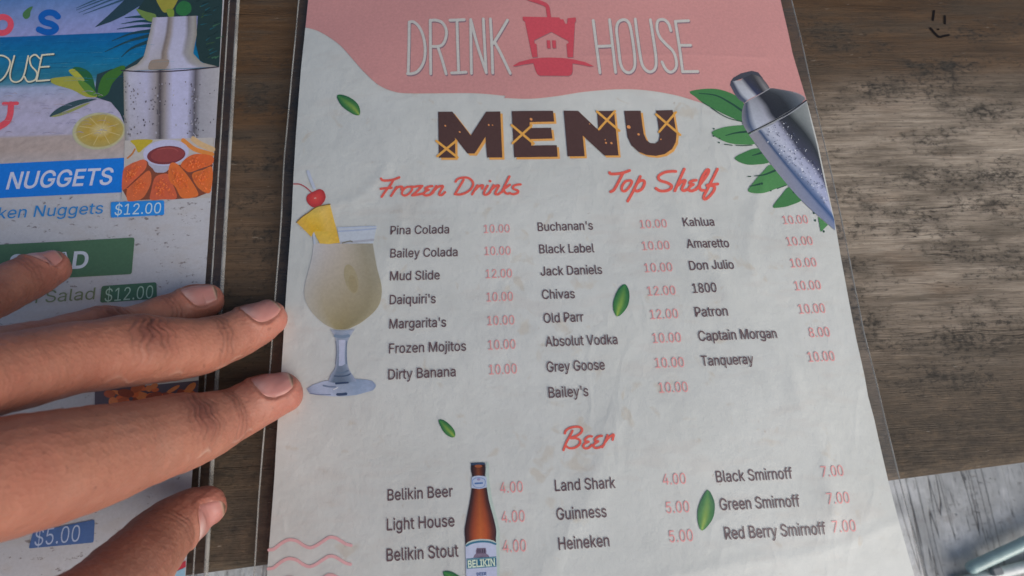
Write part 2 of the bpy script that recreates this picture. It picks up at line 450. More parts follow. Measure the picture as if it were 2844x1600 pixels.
# ------------------------------------------------------------------ print builder
GLYPHS = json.loads(r'''{" ":[188,[]],"$":[446,[[[202,-74],[202,583],[244,583],[244,-74]],[[224,-9],[172,-4],[128,9],[91,31],[64,60],[46,96],[38,137],[104,137],[110,110],[123,88],[142,71],[166,59],[194,52],[224,49],[257,52],[286,60],[311,74],[329,92],[341,114],[346,139],[342,161],[332,179],[316,193],[296,205],[272,214],[245,222],[184,239],[128,260],[86,289],[60,326],[52,372],[58,413],[75,448],[102,476],[138,498],[180,511],[227,516],[275,511],[316,498],[351,476],[377,449],[394,415],[401,378],[337,378],[326,412],[302,437],[267,453],[225,459],[194,456],[167,448],[145,435],[129,418],[118,398],[115,376],[119,352],[131,334],[148,319],[169,308],[191,300],[212,293],[264,279],[287,272],[312,264],[336,252],[359,238],[379,220],[395,198],[405,171],[408,139],[403,99],[386,64],[360,34],[323,11],[278,-4]]]],"'":[206,[[[78,318],[70,509],[136,509],[128,318]]]],".":[188,[[[95,-4],[78,-1],[63,9],[53,24],[50,41],[53,59],[63,73],[78,83],[95,87],[113,83],[128,73],[138,59],[141,41],[138,24],[128,9],[113,-1]]]],"0":[453,[[[227,-7],[174,1],[130,24],[95,62],[69,113],[53,178],[48,254],[53,330],[69,395],[95,447],[130,484],[174,508],[227,516],[279,508],[323,484],[358,447],[384,395],[400,330],[405,254],[400,178],[384,113],[359,62],[323,24],[279,1]],[[227,50],[261,56],[290,74],[313,103],[330,144],[340,194],[344,254],[340,314],[330,365],[313,405],[290,435],[261,453],[227,460],[192,453],[163,435],[140,405],[123,365],[113,314],[109,254],[113,194],[123,144],[140,103],[163,74],[192,56]]]],"1":[453,[[[76,0],[76,55],[391,55],[391,0]],[[276,509],[276,0],[212,0],[212,448],[209,448],[86,358],[86,427],[198,509]]]],"2":[453,[[[64,0],[64,47],[234,229],[261,257],[282,282],[299,305],[311,327],[318,348],[320,371],[317,397],[308,419],[293,436],[273,449],[250,457],[224,460],[196,457],[172,447],[153,433],[139,413],[130,390],[127,362],[66,362],[71,405],[86,442],[111,473],[143,496],[182,511],[225,516],[268,511],[306,497],[337,474],[361,445],[376,411],[381,372],[378,345],[371,318],[357,290],[336,259],[306,223],[267,180],[153,60],[153,57],[389,57],[389,0]]]],"3":[453,[[[218,-7],[173,-3],[133,10],[98,30],[70,57],[52,91],[44,132],[109,132],[115,107],[126,87],[144,71],[165,59],[191,52],[219,50],[248,53],[275,61],[297,74],[315,93],[325,116],[329,145],[326,172],[316,196],[299,217],[275,234],[242,244],[201,248],[157,248],[157,299],[288,448],[288,452],[70,452],[70,509],[372,509],[372,461],[211,278],[211,289],[264,288],[308,276],[344,253],[371,222],[387,186],[393,145],[387,103],[370,66],[344,36],[309,12],[266,-2]]]],"4":[453,[[[40,105],[40,158],[247,509],[311,509],[109,166],[109,163],[413,163],[413,105]],[[282,0],[282,121],[282,146],[282,318],[343,318],[343,0]]]],"5":[453,[[[221,-7],[178,-2],[140,11],[108,32],[83,60],[66,93],[60,130],[122,130],[127,108],[138,89],[154,73],[173,60],[196,52],[221,50],[250,53],[276,64],[298,82],[314,104],[324,131],[328,162],[324,193],[314,221],[297,244],[275,262],[248,273],[218,277],[192,275],[167,268],[145,258],[128,246],[67,253],[96,509],[366,509],[366,452],[151,452],[134,301],[136,301],[155,315],[178,325],[203,331],[229,334],[263,330],[294,321],[321,306],[345,285],[364,260],[379,231],[388,199],[391,163],[385,117],[369,76],[343,41],[309,15],[268,-1]]]],"6":[453,[[[226,-7],[182,-1],[142,15],[109,40],[84,74],[69,115],[64,162],[68,199],[80,239],[102,285],[137,340],[252,509],[322,509],[151,261],[145,261],[154,275],[165,288],[179,299],[196,307],[214,312],[235,314],[278,309],[316,295],[346,271],[370,240],[384,201],[389,157],[384,112],[368,73],[343,39],[310,14],[271,-2]],[[226,48],[254,52],[279,63],[299,79],[314,101],[324,128],[327,157],[324,187],[314,213],[299,235],[279,251],[254,262],[226,265],[198,262],[174,252],[153,235],[138,214],[128,188],[125,158],[128,128],[138,102],[153,79],[174,63],[198,52]]]],"7":[453,[[[97,0],[323,448],[323,452],[62,452],[62,509],[391,509],[391,449],[165,0]]]],"8":[453,[[[226,-7],[178,-2],[136,11],[101,33],[74,62],[57,96],[52,135],[55,166],[65,195],[81,220],[101,241],[125,256],[153,265],[153,267],[119,282],[93,308],[76,342],[70,380],[75,417],[90,450],[114,477],[146,498],[184,511],[226,516],[269,511],[306,498],[337,477],[361,450],[377,417],[382,380],[376,342],[359,308],[333,282],[300,267],[300,265],[327,256],[351,241],[372,220],[387,195],[397,166],[401,135],[395,96],[378,62],[352,33],[317,11],[275,-2]],[[226,49],[258,52],[285,60],[307,74],[323,91],[333,113],[337,139],[333,165],[322,189],[305,208],[283,223],[256,232],[226,235],[196,232],[169,223],[147,208],[130,189],[119,165],[115,139],[119,113],[129,91],[145,74],[167,60],[195,52]],[[226,290],[252,292],[274,300],[293,313],[307,330],[316,351],[319,376],[316,399],[308,420],[294,437],[275,449],[252,457],[226,460],[200,457],[177,449],[159,437],[145,420],[136,399],[133,376],[136,351],[145,330],[159,313],[178,300],[201,292]]]],"9":[453,[[[226,516],[271,510],[310,494],[343,468],[368,434],[384,393],[389,347],[385,309],[373,270],[350,224],[315,168],[200,0],[130,0],[301,248],[307,248],[299,234],[287,221],[273,210],[257,202],[238,196],[218,195],[175,199],[137,214],[106,237],[83,269],[68,307],[64,352],[69,397],[85,436],[110,469],[143,494],[182,510]],[[226,460],[199,457],[174,446],[154,429],[138,407],[129,381],[125,352],[129,322],[138,295],[154,274],[174,257],[199,247],[226,243],[254,247],[279,257],[299,273],[314,295],[324,321],[327,350],[324,381],[314,407],[299,429],[279,446],[254,457]]]],"A":[480,[[[16,0],[201,509],[276,509],[463,0],[395,0],[287,302],[276,334],[264,372],[250,420],[232,478],[245,478],[228,419],[213,371],[191,302],[85,0]],[[110,142],[110,199],[370,199],[370,142]]]],"B":[456,[[[60,0],[60,509],[241,509],[289,504],[329,491],[359,469],[381,442],[394,410],[398,374],[395,344],[387,320],[373,301],[356,286],[336,275],[315,267],[315,262],[339,257],[363,245],[385,227],[402,203],[414,173],[418,136],[413,100],[400,67],[377,39],[344,18],[301,4],[247,0]],[[125,57],[245,57],[296,63],[330,80],[349,105],[355,137],[352,161],[342,184],[327,203],[306,218],[279,228],[248,231],[125,231]],[[125,285],[238,285],[265,288],[288,296],[308,309],[323,326],[333,348],[336,372],[330,403],[313,429],[283,446],[240,452],[125,452]]]],"C":[510,[[[267,-7],[205,1],[150,25],[104,63],[70,115],[48,179],[40,254],[48,329],[70,393],[104,445],[150,484],[205,508],[267,516],[305,513],[340,504],[373,490],[402,471],[427,447],[448,418],[463,385],[473,348],[408,348],[401,373],[389,395],[375,413],[357,428],[337,440],[315,449],[292,454],[267,456],[223,450],[184,432],[150,403],[125,364],[109,314],[103,254],[109,194],[125,145],[151,105],[184,76],[223,59],[267,53],[292,55],[315,60],[337,69],[357,81],[375,96],[389,114],[401,136],[408,160],[473,160],[463,124],[448,91],[428,62],[402,38],[373,19],[341,5],[305,-4]]]],"D":[502,[[[219,0],[96,0],[96,57],[215,57],[272,63],[318,81],[354,110],[379,149],[394,198],[399,255],[394,312],[379,361],[354,399],[320,428],[275,446],[221,452],[93,452],[93,509],[225,509],[294,501],[353,478],[399,441],[433,391],[455,329],[462,255],[455,181],[433,119],[398,68],[351,31],[291,8]],[[125,509],[125,0],[60,0],[60,509]]]],"E":[418,[[[60,0],[60,509],[372,509],[372,452],[125,452],[125,286],[355,286],[355,229],[125,229],[125,57],[375,57],[375,0]]]],"F":[410,[[[60,0],[60,509],[369,509],[369,452],[125,452],[125,278],[346,278],[346,221],[125,221],[125,0]]]],"G":[520,[[[269,-7],[205,1],[149,25],[104,64],[69,116],[47,179],[40,254],[47,329],[69,393],[103,445],[149,484],[203,508],[265,516],[304,513],[340,504],[374,489],[403,469],[429,445],[449,416],[465,384],[474,349],[408,349],[399,372],[387,393],[373,411],[356,427],[337,439],[315,448],[291,454],[265,456],[222,450],[183,432],[150,404],[125,364],[109,314],[103,254],[109,194],[125,145],[151,105],[184,76],[224,59],[269,53],[309,57],[345,71],[374,93],[396,123],[410,160],[415,202],[434,199],[283,199],[283,256],[478,256],[478,200],[471,141],[451,91],[419,50],[377,19],[326,0]]]],"H":[517,[[[60,0],[60,509],[125,509],[125,289],[392,289],[392,509],[457,509],[457,0],[392,0],[392,232],[125,232],[125,0]]]],"I":[300,[[[31,0],[31,57],[118,57],[118,452],[31,452],[31,509],[269,509],[269,452],[183,452],[183,57],[269,57],[269,0]]]],"J":[396,[[[185,-7],[124,3],[75,33],[44,81],[33,145],[33,173],[98,173],[98,145],[104,104],[122,74],[149,56],[185,50],[220,56],[248,74],[266,104],[272,145],[272,509],[336,509],[336,145],[326,81],[294,33],[246,3]]]],"K":[467,[[[104,145],[104,216],[122,239],[139,261],[157,282],[174,303],[193,324],[212,344],[364,509],[448,509],[231,276],[228,276]],[[60,0],[60,509],[125,509],[125,334],[124,225],[125,193],[125,0]],[[372,0],[188,259],[228,309],[449,0]]]],"L":[393,[[[60,0],[60,509],[125,509],[125,57],[361,57],[361,0]]]],"M":[628,[[[60,0],[60,509],[152,509],[277,187],[282,174],[287,159],[299,123],[311,84],[322,49],[307,49],[318,83],[330,121],[342,158],[352,187],[476,509],[568,509],[568,0],[504,0],[504,291],[504,327],[505,369],[506,413],[507,457],[513,457],[505,433],[498,409],[482,363],[467,322],[456,291],[342,0],[286,0],[170,291],[159,321],[145,361],[129,408],[112,457],[119,457],[120,416],[121,372],[122,328],[122,291],[122,0]]]],"N":[523,[[[60,0],[60,509],[138,509],[399,112],[399,509],[463,509],[463,0],[385,0],[125,397],[125,0]]]],"O":[533,[[[267,-7],[205,1],[150,25],[105,63],[70,115],[48,179],[40,254],[48,329],[70,393],[105,445],[150,484],[205,508],[267,516],[329,508],[384,484],[429,445],[464,393],[486,329],[493,254],[486,179],[464,115],[429,63],[384,25],[329,1]],[[267,53],[310,59],[349,76],[383,105],[408,144],[425,194],[430,254],[425,314],[408,365],[383,404],[349,433],[310,450],[267,456],[223,450],[184,433],[151,404],[125,364],[109,314],[103,254],[109,194],[125,144],[151,105],[184,76],[223,59]]]],"P":[444,[[[60,0],[60,509],[235,509],[289,503],[332,487],[366,462],[390,430],[404,391],[409,348],[404,304],[390,265],[366,233],[332,207],[289,191],[235,186],[109,186],[109,242],[233,242],[269,246],[297,256],[318,272],[333,294],[342,319],[344,348],[342,376],[333,402],[318,423],[297,439],[268,449],[232,452],[125,452],[125,0]]]],"R":[449,[[[60,0],[60,509],[236,509],[290,504],[333,489],[367,465],[390,433],[405,395],[409,352],[405,309],[390,271],[367,240],[333,217],[289,203],[236,198],[96,198],[96,255],[234,255],[269,258],[298,267],[319,281],[334,300],[342,324],[345,352],[342,380],[334,405],[319,425],[298,440],[269,449],[233,452],[125,452],[125,0]],[[353,0],[230,229],[303,229],[428,0]]]],"S":[446,[[[224,-9],[172,-4],[128,9],[91,31],[64,60],[46,96],[38,137],[104,137],[110,110],[123,88],[142,71],[166,59],[194,52],[224,49],[257,52],[286,60],[311,74],[329,92],[341,114],[346,139],[342,161],[332,179],[316,193],[296,205],[272,214],[245,222],[184,239],[128,260],[86,289],[60,326],[52,372],[58,413],[75,448],[102,476],[138,498],[180,511],[227,516],[275,511],[316,498],[351,476],[377,449],[394,415],[401,378],[337,378],[326,412],[302,437],[267,453],[225,459],[194,456],[167,448],[145,435],[129,418],[118,398],[115,376],[119,352],[131,334],[148,319],[169,308],[191,300],[212,293],[264,279],[287,272],[312,264],[336,252],[359,238],[379,220],[395,198],[405,171],[408,139],[403,99],[386,64],[360,34],[323,11],[278,-4]]]],"T":[448,[[[32,452],[32,509],[417,509],[417,452],[257,452],[257,0],[193,0],[193,452]]]],"U":[517,[[[259,-8],[203,-2],[154,15],[114,43],[85,80],[66,124],[60,173],[60,509],[124,509],[124,178],[128,144],[141,113],[160,87],[187,68],[220,56],[259,52],[298,56],[331,68],[357,87],[377,113],[389,144],[393,178],[393,509],[457,509],[457,173],[451,124],[433,80],[403,43],[363,15],[315,-2]]]],"V":[480,[[[204,0],[16,509],[84,509],[192,206],[203,176],[215,137],[230,89],[248,31],[235,31],[252,90],[267,138],[279,176],[290,206],[395,509],[463,509],[278,0]]]],"a":[389,[[[160,-9],[126,-5],[94,5],[68,22],[48,45],[35,73],[30,108],[34,138],[43,161],[58,179],[78,193],[100,203],[125,211],[152,216],[178,220],[234,227],[252,230],[265,235],[273,243],[276,255],[276,257],[273,279],[267,297],[256,311],[240,322],[220,329],[196,331],[171,329],[149,322],[132,313],[118,301],[107,288],[100,274],[41,291],[57,322],[79,346],[104,364],[133,375],[163,382],[194,384],[215,383],[239,379],[263,372],[286,360],[306,343],[322,320],[333,290],[337,251],[337,0],[277,0],[277,52],[272,52],[264,38],[252,25],[236,12],[215,1],[190,-6]],[[170,45],[202,49],[228,59],[248,74],[263,93],[272,115],[276,138],[276,190],[270,186],[259,182],[246,179],[231,176],[216,173],[200,171],[175,168],[154,164],[134,159],[117,150],[103,139],[95,124],[92,105],[94,87],[102,72],[114,61],[130,52],[149,47]]]],"b":[424,[[[229,-8],[198,-5],[172,4],[153,17],[138,31],[127,46],[118,59],[112,59],[112,0],[53,0],[53,509],[114,509],[114,319],[118,319],[127,331],[137,346],[152,360],[171,373],[197,381],[229,384],[274,378],[313,361],[345,332],[370,293],[385,245],[390,189],[385,133],[370,84],[346,45],[313,16],[274,-2]],[[220,47],[253,51],[279,66],[301,88],[316,117],[325,151],[328,189],[325,227],[316,261],[301,290],[280,311],[253,325],[220,330],[188,325],[161,312],[140,291],[125,263],[116,229],[113,189],[116,150],[125,115],[140,86],[162,65],[188,51]]]],"c":[396,[[[207,-8],[159,-2],[117,16],[82,46],[56,85],[40,133],[34,187],[40,243],[56,291],[82,330],[117,360],[159,378],[207,384],[234,383],[260,377],[284,368],[305,356],[324,341],[340,322],[353,301],[362,277],[303,262],[298,276],[290,289],[281,301],[270,311],[257,319],[242,325],[226,329],[207,330],[173,325],[145,310],[124,287],[108,258],[99,224],[96,187],[99,151],[108,117],[124,89],[145,66],[173,51],[207,46],[226,48],[243,52],[258,58],[271,66],[282,76],[292,89],[299,102],[304,117],[363,102],[354,78],[341,56],[325,37],[306,21],[285,9],[261,-1],[235,-6]]]],"d":[424,[[[195,-8],[151,-2],[111,16],[79,45],[55,84],[39,133],[34,189],[39,245],[55,293],[79,332],[112,361],[151,378],[196,384],[228,381],[253,373],[272,360],[287,346],[298,331],[306,319],[311,319],[311,509],[372,509],[372,0],[313,0],[313,59],[307,59],[298,46],[287,31],[272,17],[252,4],[227,-5]],[[205,47],[236,51],[263,65],[284,86],[299,115],[309,150],[312,189],[309,229],[300,263],[284,291],[263,312],[237,325],[205,330],[172,325],[145,311],[124,290],[108,261],[99,227],[96,189],[99,151],[109,117],[124,88],[145,66],[172,51]]]],"e":[404,[[[212,-8],[161,-2],[117,16],[82,46],[56,85],[40,132],[34,187],[39,242],[55,290],[81,329],[115,359],[157,378],[205,384],[236,382],[266,374],[294,361],[319,341],[341,315],[357,282],[368,242],[371,194],[371,169],[75,169],[75,221],[338,221],[310,202],[307,237],[298,269],[283,294],[263,314],[237,326],[205,330],[173,326],[146,313],[125,294],[109,270],[99,241],[96,211],[96,178],[100,139],[110,106],[128,80],[151,61],[179,50],[212,46],[234,48],[254,53],[271,61],[285,73],[297,88],[306,105],[365,91],[353,63],[335,39],[311,19],[283,4],[249,-5]]]],"f":[254,[[[228,379],[228,327],[6,327],[6,379]],[[81,0],[81,432],[84,461],[96,486],[113,505],[135,519],[161,527],[187,530],[207,529],[222,527],[234,524],[243,521],[227,468],[222,470],[215,472],[206,473],[195,474],[171,470],[154,460],[145,443],[142,419],[142,0]]]],"g":[425,[[[207,-151],[168,-148],[134,-140],[105,-127],[82,-110],[64,-91],[51,-69],[101,-41],[110,-53],[122,-66],[136,-78],[154,-88],[178,-95],[207,-97],[249,-92],[282,-75],[304,-47],[311,-6],[311,68],[306,68],[298,56],[287,41],[272,28],[252,16],[227,8],[195,5],[152,10],[113,27],[80,53],[55,90],[39,136],[34,191],[39,246],[55,293],[80,332],[112,361],[152,378],[196,384],[228,382],[253,373],[273,360],[288,346],[299,331],[308,319],[313,319],[313,379],[372,379],[372,-9],[367,-54],[350,-90],[324,-117],[291,-136],[251,-147]],[[205,59],[237,63],[264,75],[285,95],[300,121],[309,154],[312,193],[309,231],[300,264],[285,291],[264,312],[237,325],[205,330],[172,325],[145,312],[124,290],[109,262],[99,229],[96,193],[99,155],[109,123],[124,96],[145,76],[172,63]]]],"h":[410,[[[114,227],[114,0],[53,0],[53,509],[114,509],[114,287],[102,287],[124,332],[152,362],[187,379],[227,384],[264,380],[295,369],[321,349],[341,321],[353,285],[357,240],[357,0],[296,0],[296,235],[290,275],[273,304],[246,323],[210,329],[184,326],[161,317],[141,303],[126,283],[117,257]]]],"i":[166,[[[53,0],[53,379],[114,379],[114,0]],[[84,443],[67,446],[54,455],[44,468],[41,483],[44,499],[54,512],[67,521],[84,524],[100,521],[114,512],[123,499],[126,483],[123,468],[114,455],[100,446]]]],"j":[166,[[[53,379],[114,379],[114,-30],[111,-63],[102,-90],[86,-113],[65,-129],[37,-139],[4,-143],[-10,-143],[-10,-87],[2,-87],[25,-83],[40,-72],[50,-54],[53,-29]],[[83,443],[67,446],[53,455],[44,468],[41,483],[44,499],[53,512],[67,521],[83,524],[100,521],[114,512],[123,499],[126,483],[123,468],[114,455],[100,446]]]],"k":[381,[[[110,137],[110,212],[121,212],[284,379],[360,379],[184,199],[177,199]],[[53,0],[53,509],[114,509],[114,0]],[[294,0],[148,186],[191,229],[372,0]]]],"l":[189,[[[139,-2],[101,3],[74,20],[58,47],[53,84],[53,509],[114,509],[114,99],[115,77],[120,62],[130,54],[146,52],[154,52],[160,53],[170,54],[181,3],[172,1],[162,-1],[151,-2]]]],"m":[610,[[[53,0],[53,379],[112,379],[112,295],[108,295],[118,323],[132,346],[151,363],[172,376],[195,384],[219,386],[257,380],[287,361],[309,331],[321,295],[312,295],[322,321],[337,343],[357,361],[381,375],[407,383],[437,386],[468,383],[497,372],[522,354],[541,328],[553,296],[557,255],[557,0],[496,0],[496,254],[490,289],[473,313],[447,326],[419,330],[395,328],[374,320],[358,307],[345,290],[338,270],[335,247],[335,0],[274,0],[274,260],[269,288],[253,311],[229,326],[199,330],[178,328],[158,320],[140,307],[126,289],[117,266],[114,238],[114,0]]]],"n":[410,[[[114,227],[114,0],[53,0],[53,379],[112,379],[112,287],[102,287],[124,332],[152,362],[187,379],[227,384],[264,380],[295,369],[321,349],[341,321],[353,285],[357,240],[357,0],[296,0],[296,235],[290,275],[273,304],[246,323],[210,329],[184,326],[161,317],[141,303],[126,283],[117,257]]]],"o":[415,[[[207,-8],[159,-2],[117,16],[82,46],[56,85],[40,133],[34,187],[40,243],[56,291],[82,330],[117,360],[159,378],[207,384],[256,378],[299,360],[333,330],[359,291],[376,243],[381,187],[376,133],[359,85],[333,46],[299,16],[256,-2]],[[207,46],[242,51],[270,66],[292,89],[307,117],[316,151],[319,187],[316,224],[307,258],[292,287],[270,310],[242,325],[207,330],[173,325],[145,310],[124,287],[108,258],[99,224],[96,187],[99,151],[108,117],[124,89],[145,66],[173,51]]]],"p":[424,[[[53,-143],[53,379],[112,379],[112,319],[118,319],[126,331],[137,346],[152,360],[171,373],[197,381],[229,384],[274,378],[313,361],[345,332],[370,293],[385,245],[390,189],[385,133],[370,84],[346,45],[313,16],[274,-2],[229,-8],[198,-5],[173,4],[153,17],[138,31],[127,46],[118,59],[114,59],[114,-143]],[[220,47],[253,51],[279,66],[301,88],[316,117],[325,151],[328,189],[325,227],[316,261],[301,290],[280,311],[253,325],[220,330],[188,325],[161,312],[140,291],[125,263],[116,229],[113,189],[116,150],[125,115],[140,86],[162,65],[188,51]]]],"q":[424,[[[372,-143],[311,-143],[311,59],[306,59],[298,46],[287,31],[272,17],[252,4],[227,-5],[195,-8],[151,-2],[111,16],[79,45],[55,84],[39,133],[34,189],[39,245],[55,293],[79,332],[112,361],[151,378],[196,384],[228,381],[253,373],[272,360],[287,346],[298,331],[307,319],[313,319],[313,379],[372,379]],[[205,47],[236,51],[263,65],[284,86],[299,115],[309,150],[312,189],[309,229],[300,263],[284,291],[263,312],[237,325],[205,330],[172,325],[145,311],[124,290],[108,261],[99,227],[96,189],[99,151],[109,117],[124,88],[145,66],[172,51]]]],"r":[259,[[[53,0],[53,379],[112,379],[112,321],[115,321],[130,347],[152,367],[181,380],[213,385],[229,384],[243,384],[243,322],[230,324],[219,325],[207,326],[182,323],[159,315],[140,301],[126,284],[117,262],[114,237],[114,0]]]],"s":[365,[[[182,-8],[145,-5],[112,3],[84,18],[62,38],[45,63],[36,94],[94,107],[105,79],[124,60],[150,49],[181,45],[217,50],[244,62],[262,81],[268,103],[265,121],[254,136],[237,147],[212,155],[149,170],[104,186],[72,208],[53,237],[47,274],[51,305],[65,332],[87,354],[115,370],[149,381],[187,384],[223,381],[254,372],[279,358],[299,339],[314,316],[324,290],[268,277],[258,298],[243,316],[219,328],[187,333],[156,329],[131,317],[114,299],[109,277],[112,258],[124,243],[144,232],[172,223],[229,209],[275,194],[306,171],[325,142],[331,107],[326,75],[312,47],[290,24],[260,6],[223,-5]]]],"t":[227,[[[204,379],[204,327],[6,327],[6,379]],[[65,471],[126,471],[126,98],[128,76],[136,61],[150,53],[170,50],[177,50],[185,51],[202,54],[213,2],[203,-1],[192,-3],[180,-4],[168,-4],[125,2],[92,21],[72,52],[65,93]]]],"u":[410,[[[182,-5],[146,-1],[115,11],[89,31],[69,59],[57,95],[53,139],[53,379],[114,379],[114,144],[119,105],[137,75],[164,56],[200,50],[226,53],[249,62],[268,77],[283,97],[293,122],[296,153],[296,379],[357,379],[357,0],[298,0],[298,92],[307,92],[286,47],[257,17],[222,0]]]],"v":[389,[[[163,0],[17,379],[84,379],[165,155],[177,121],[187,87],[196,53],[206,21],[184,21],[194,53],[203,87],[213,121],[224,155],[305,379],[371,379],[226,0]]]],"w":[567,[[[138,0],[23,379],[87,379],[133,214],[143,177],[154,137],[165,91],[175,41],[165,41],[175,90],[186,135],[196,176],[206,214],[252,379],[316,379],[362,214],[371,176],[382,136],[392,91],[402,41],[391,41],[402,90],[413,135],[423,176],[434,214],[480,379],[545,379],[429,0],[368,0],[319,172],[305,225],[297,252],[291,280],[277,338],[291,338],[277,280],[263,225],[255,198],[248,172],[199,0]]]],"y":[389,[[[47,-139],[61,-86],[71,-87],[88,-90],[104,-89],[118,-84],[130,-74],[141,-58],[151,-36],[163,-1],[17,379],[84,379],[165,155],[177,121],[187,87],[196,53],[206,21],[184,21],[193,53],[202,87],[212,121],[224,155],[305,379],[371,379],[204,-58],[191,-85],[177,-107],[159,-124],[139,-136],[117,-143],[91,-145],[77,-145],[65,-143],[54,-141]]]],"z":[380,[[[42,0],[42,46],[254,320],[254,323],[48,323],[48,379],[333,379],[333,331],[126,60],[126,56],[339,56],[339,0]]]]}''')
CAP_EM = max(y for x, y in GLYPHS['H'][1][0])

def smooth_line(pts, per=6, closed=False):
    pts = [np.array(p, float) for p in pts]
    if len(pts) < 3: return pts
    n = len(pts)
    out = []
    rng = range(n if closed else n - 1)
    for i in rng:
        if closed:
            p0, p1, p2, p3 = pts[(i - 1) % n], pts[i], pts[(i + 1) % n], pts[(i + 2) % n]
        else:
            p1, p2 = pts[i], pts[i + 1]
            p0 = pts[i - 1] if i > 0 else 2 * p1 - p2
            p3 = pts[i + 2] if i + 2 < n else 2 * p2 - p1
        for j in range(per):
            t = j / per
            out.append(0.5 * (2 * p1 + (p2 - p0) * t + (2 * p0 - 5 * p1 + 4 * p2 - p3) * t * t + (3 * p1 - p0 - 3 * p2 + p3) * t ** 3))
    if not closed: out.append(pts[-1])
    return out

def resample(pts, n):
    pts = np.array(pts, float)
    d = np.concatenate([[0], np.cumsum(np.linalg.norm(np.diff(pts, axis=0), axis=1))])
    t = np.linspace(0, d[-1], n)
    return np.stack([np.interp(t, d, pts[:, k]) for k in range(pts.shape[1])], 1)

class Sheet:
    def __init__(s, z, hfun=None, root=None, lift=None):
        s.z, s.h, s.root, s.lift = z, hfun, root, lift

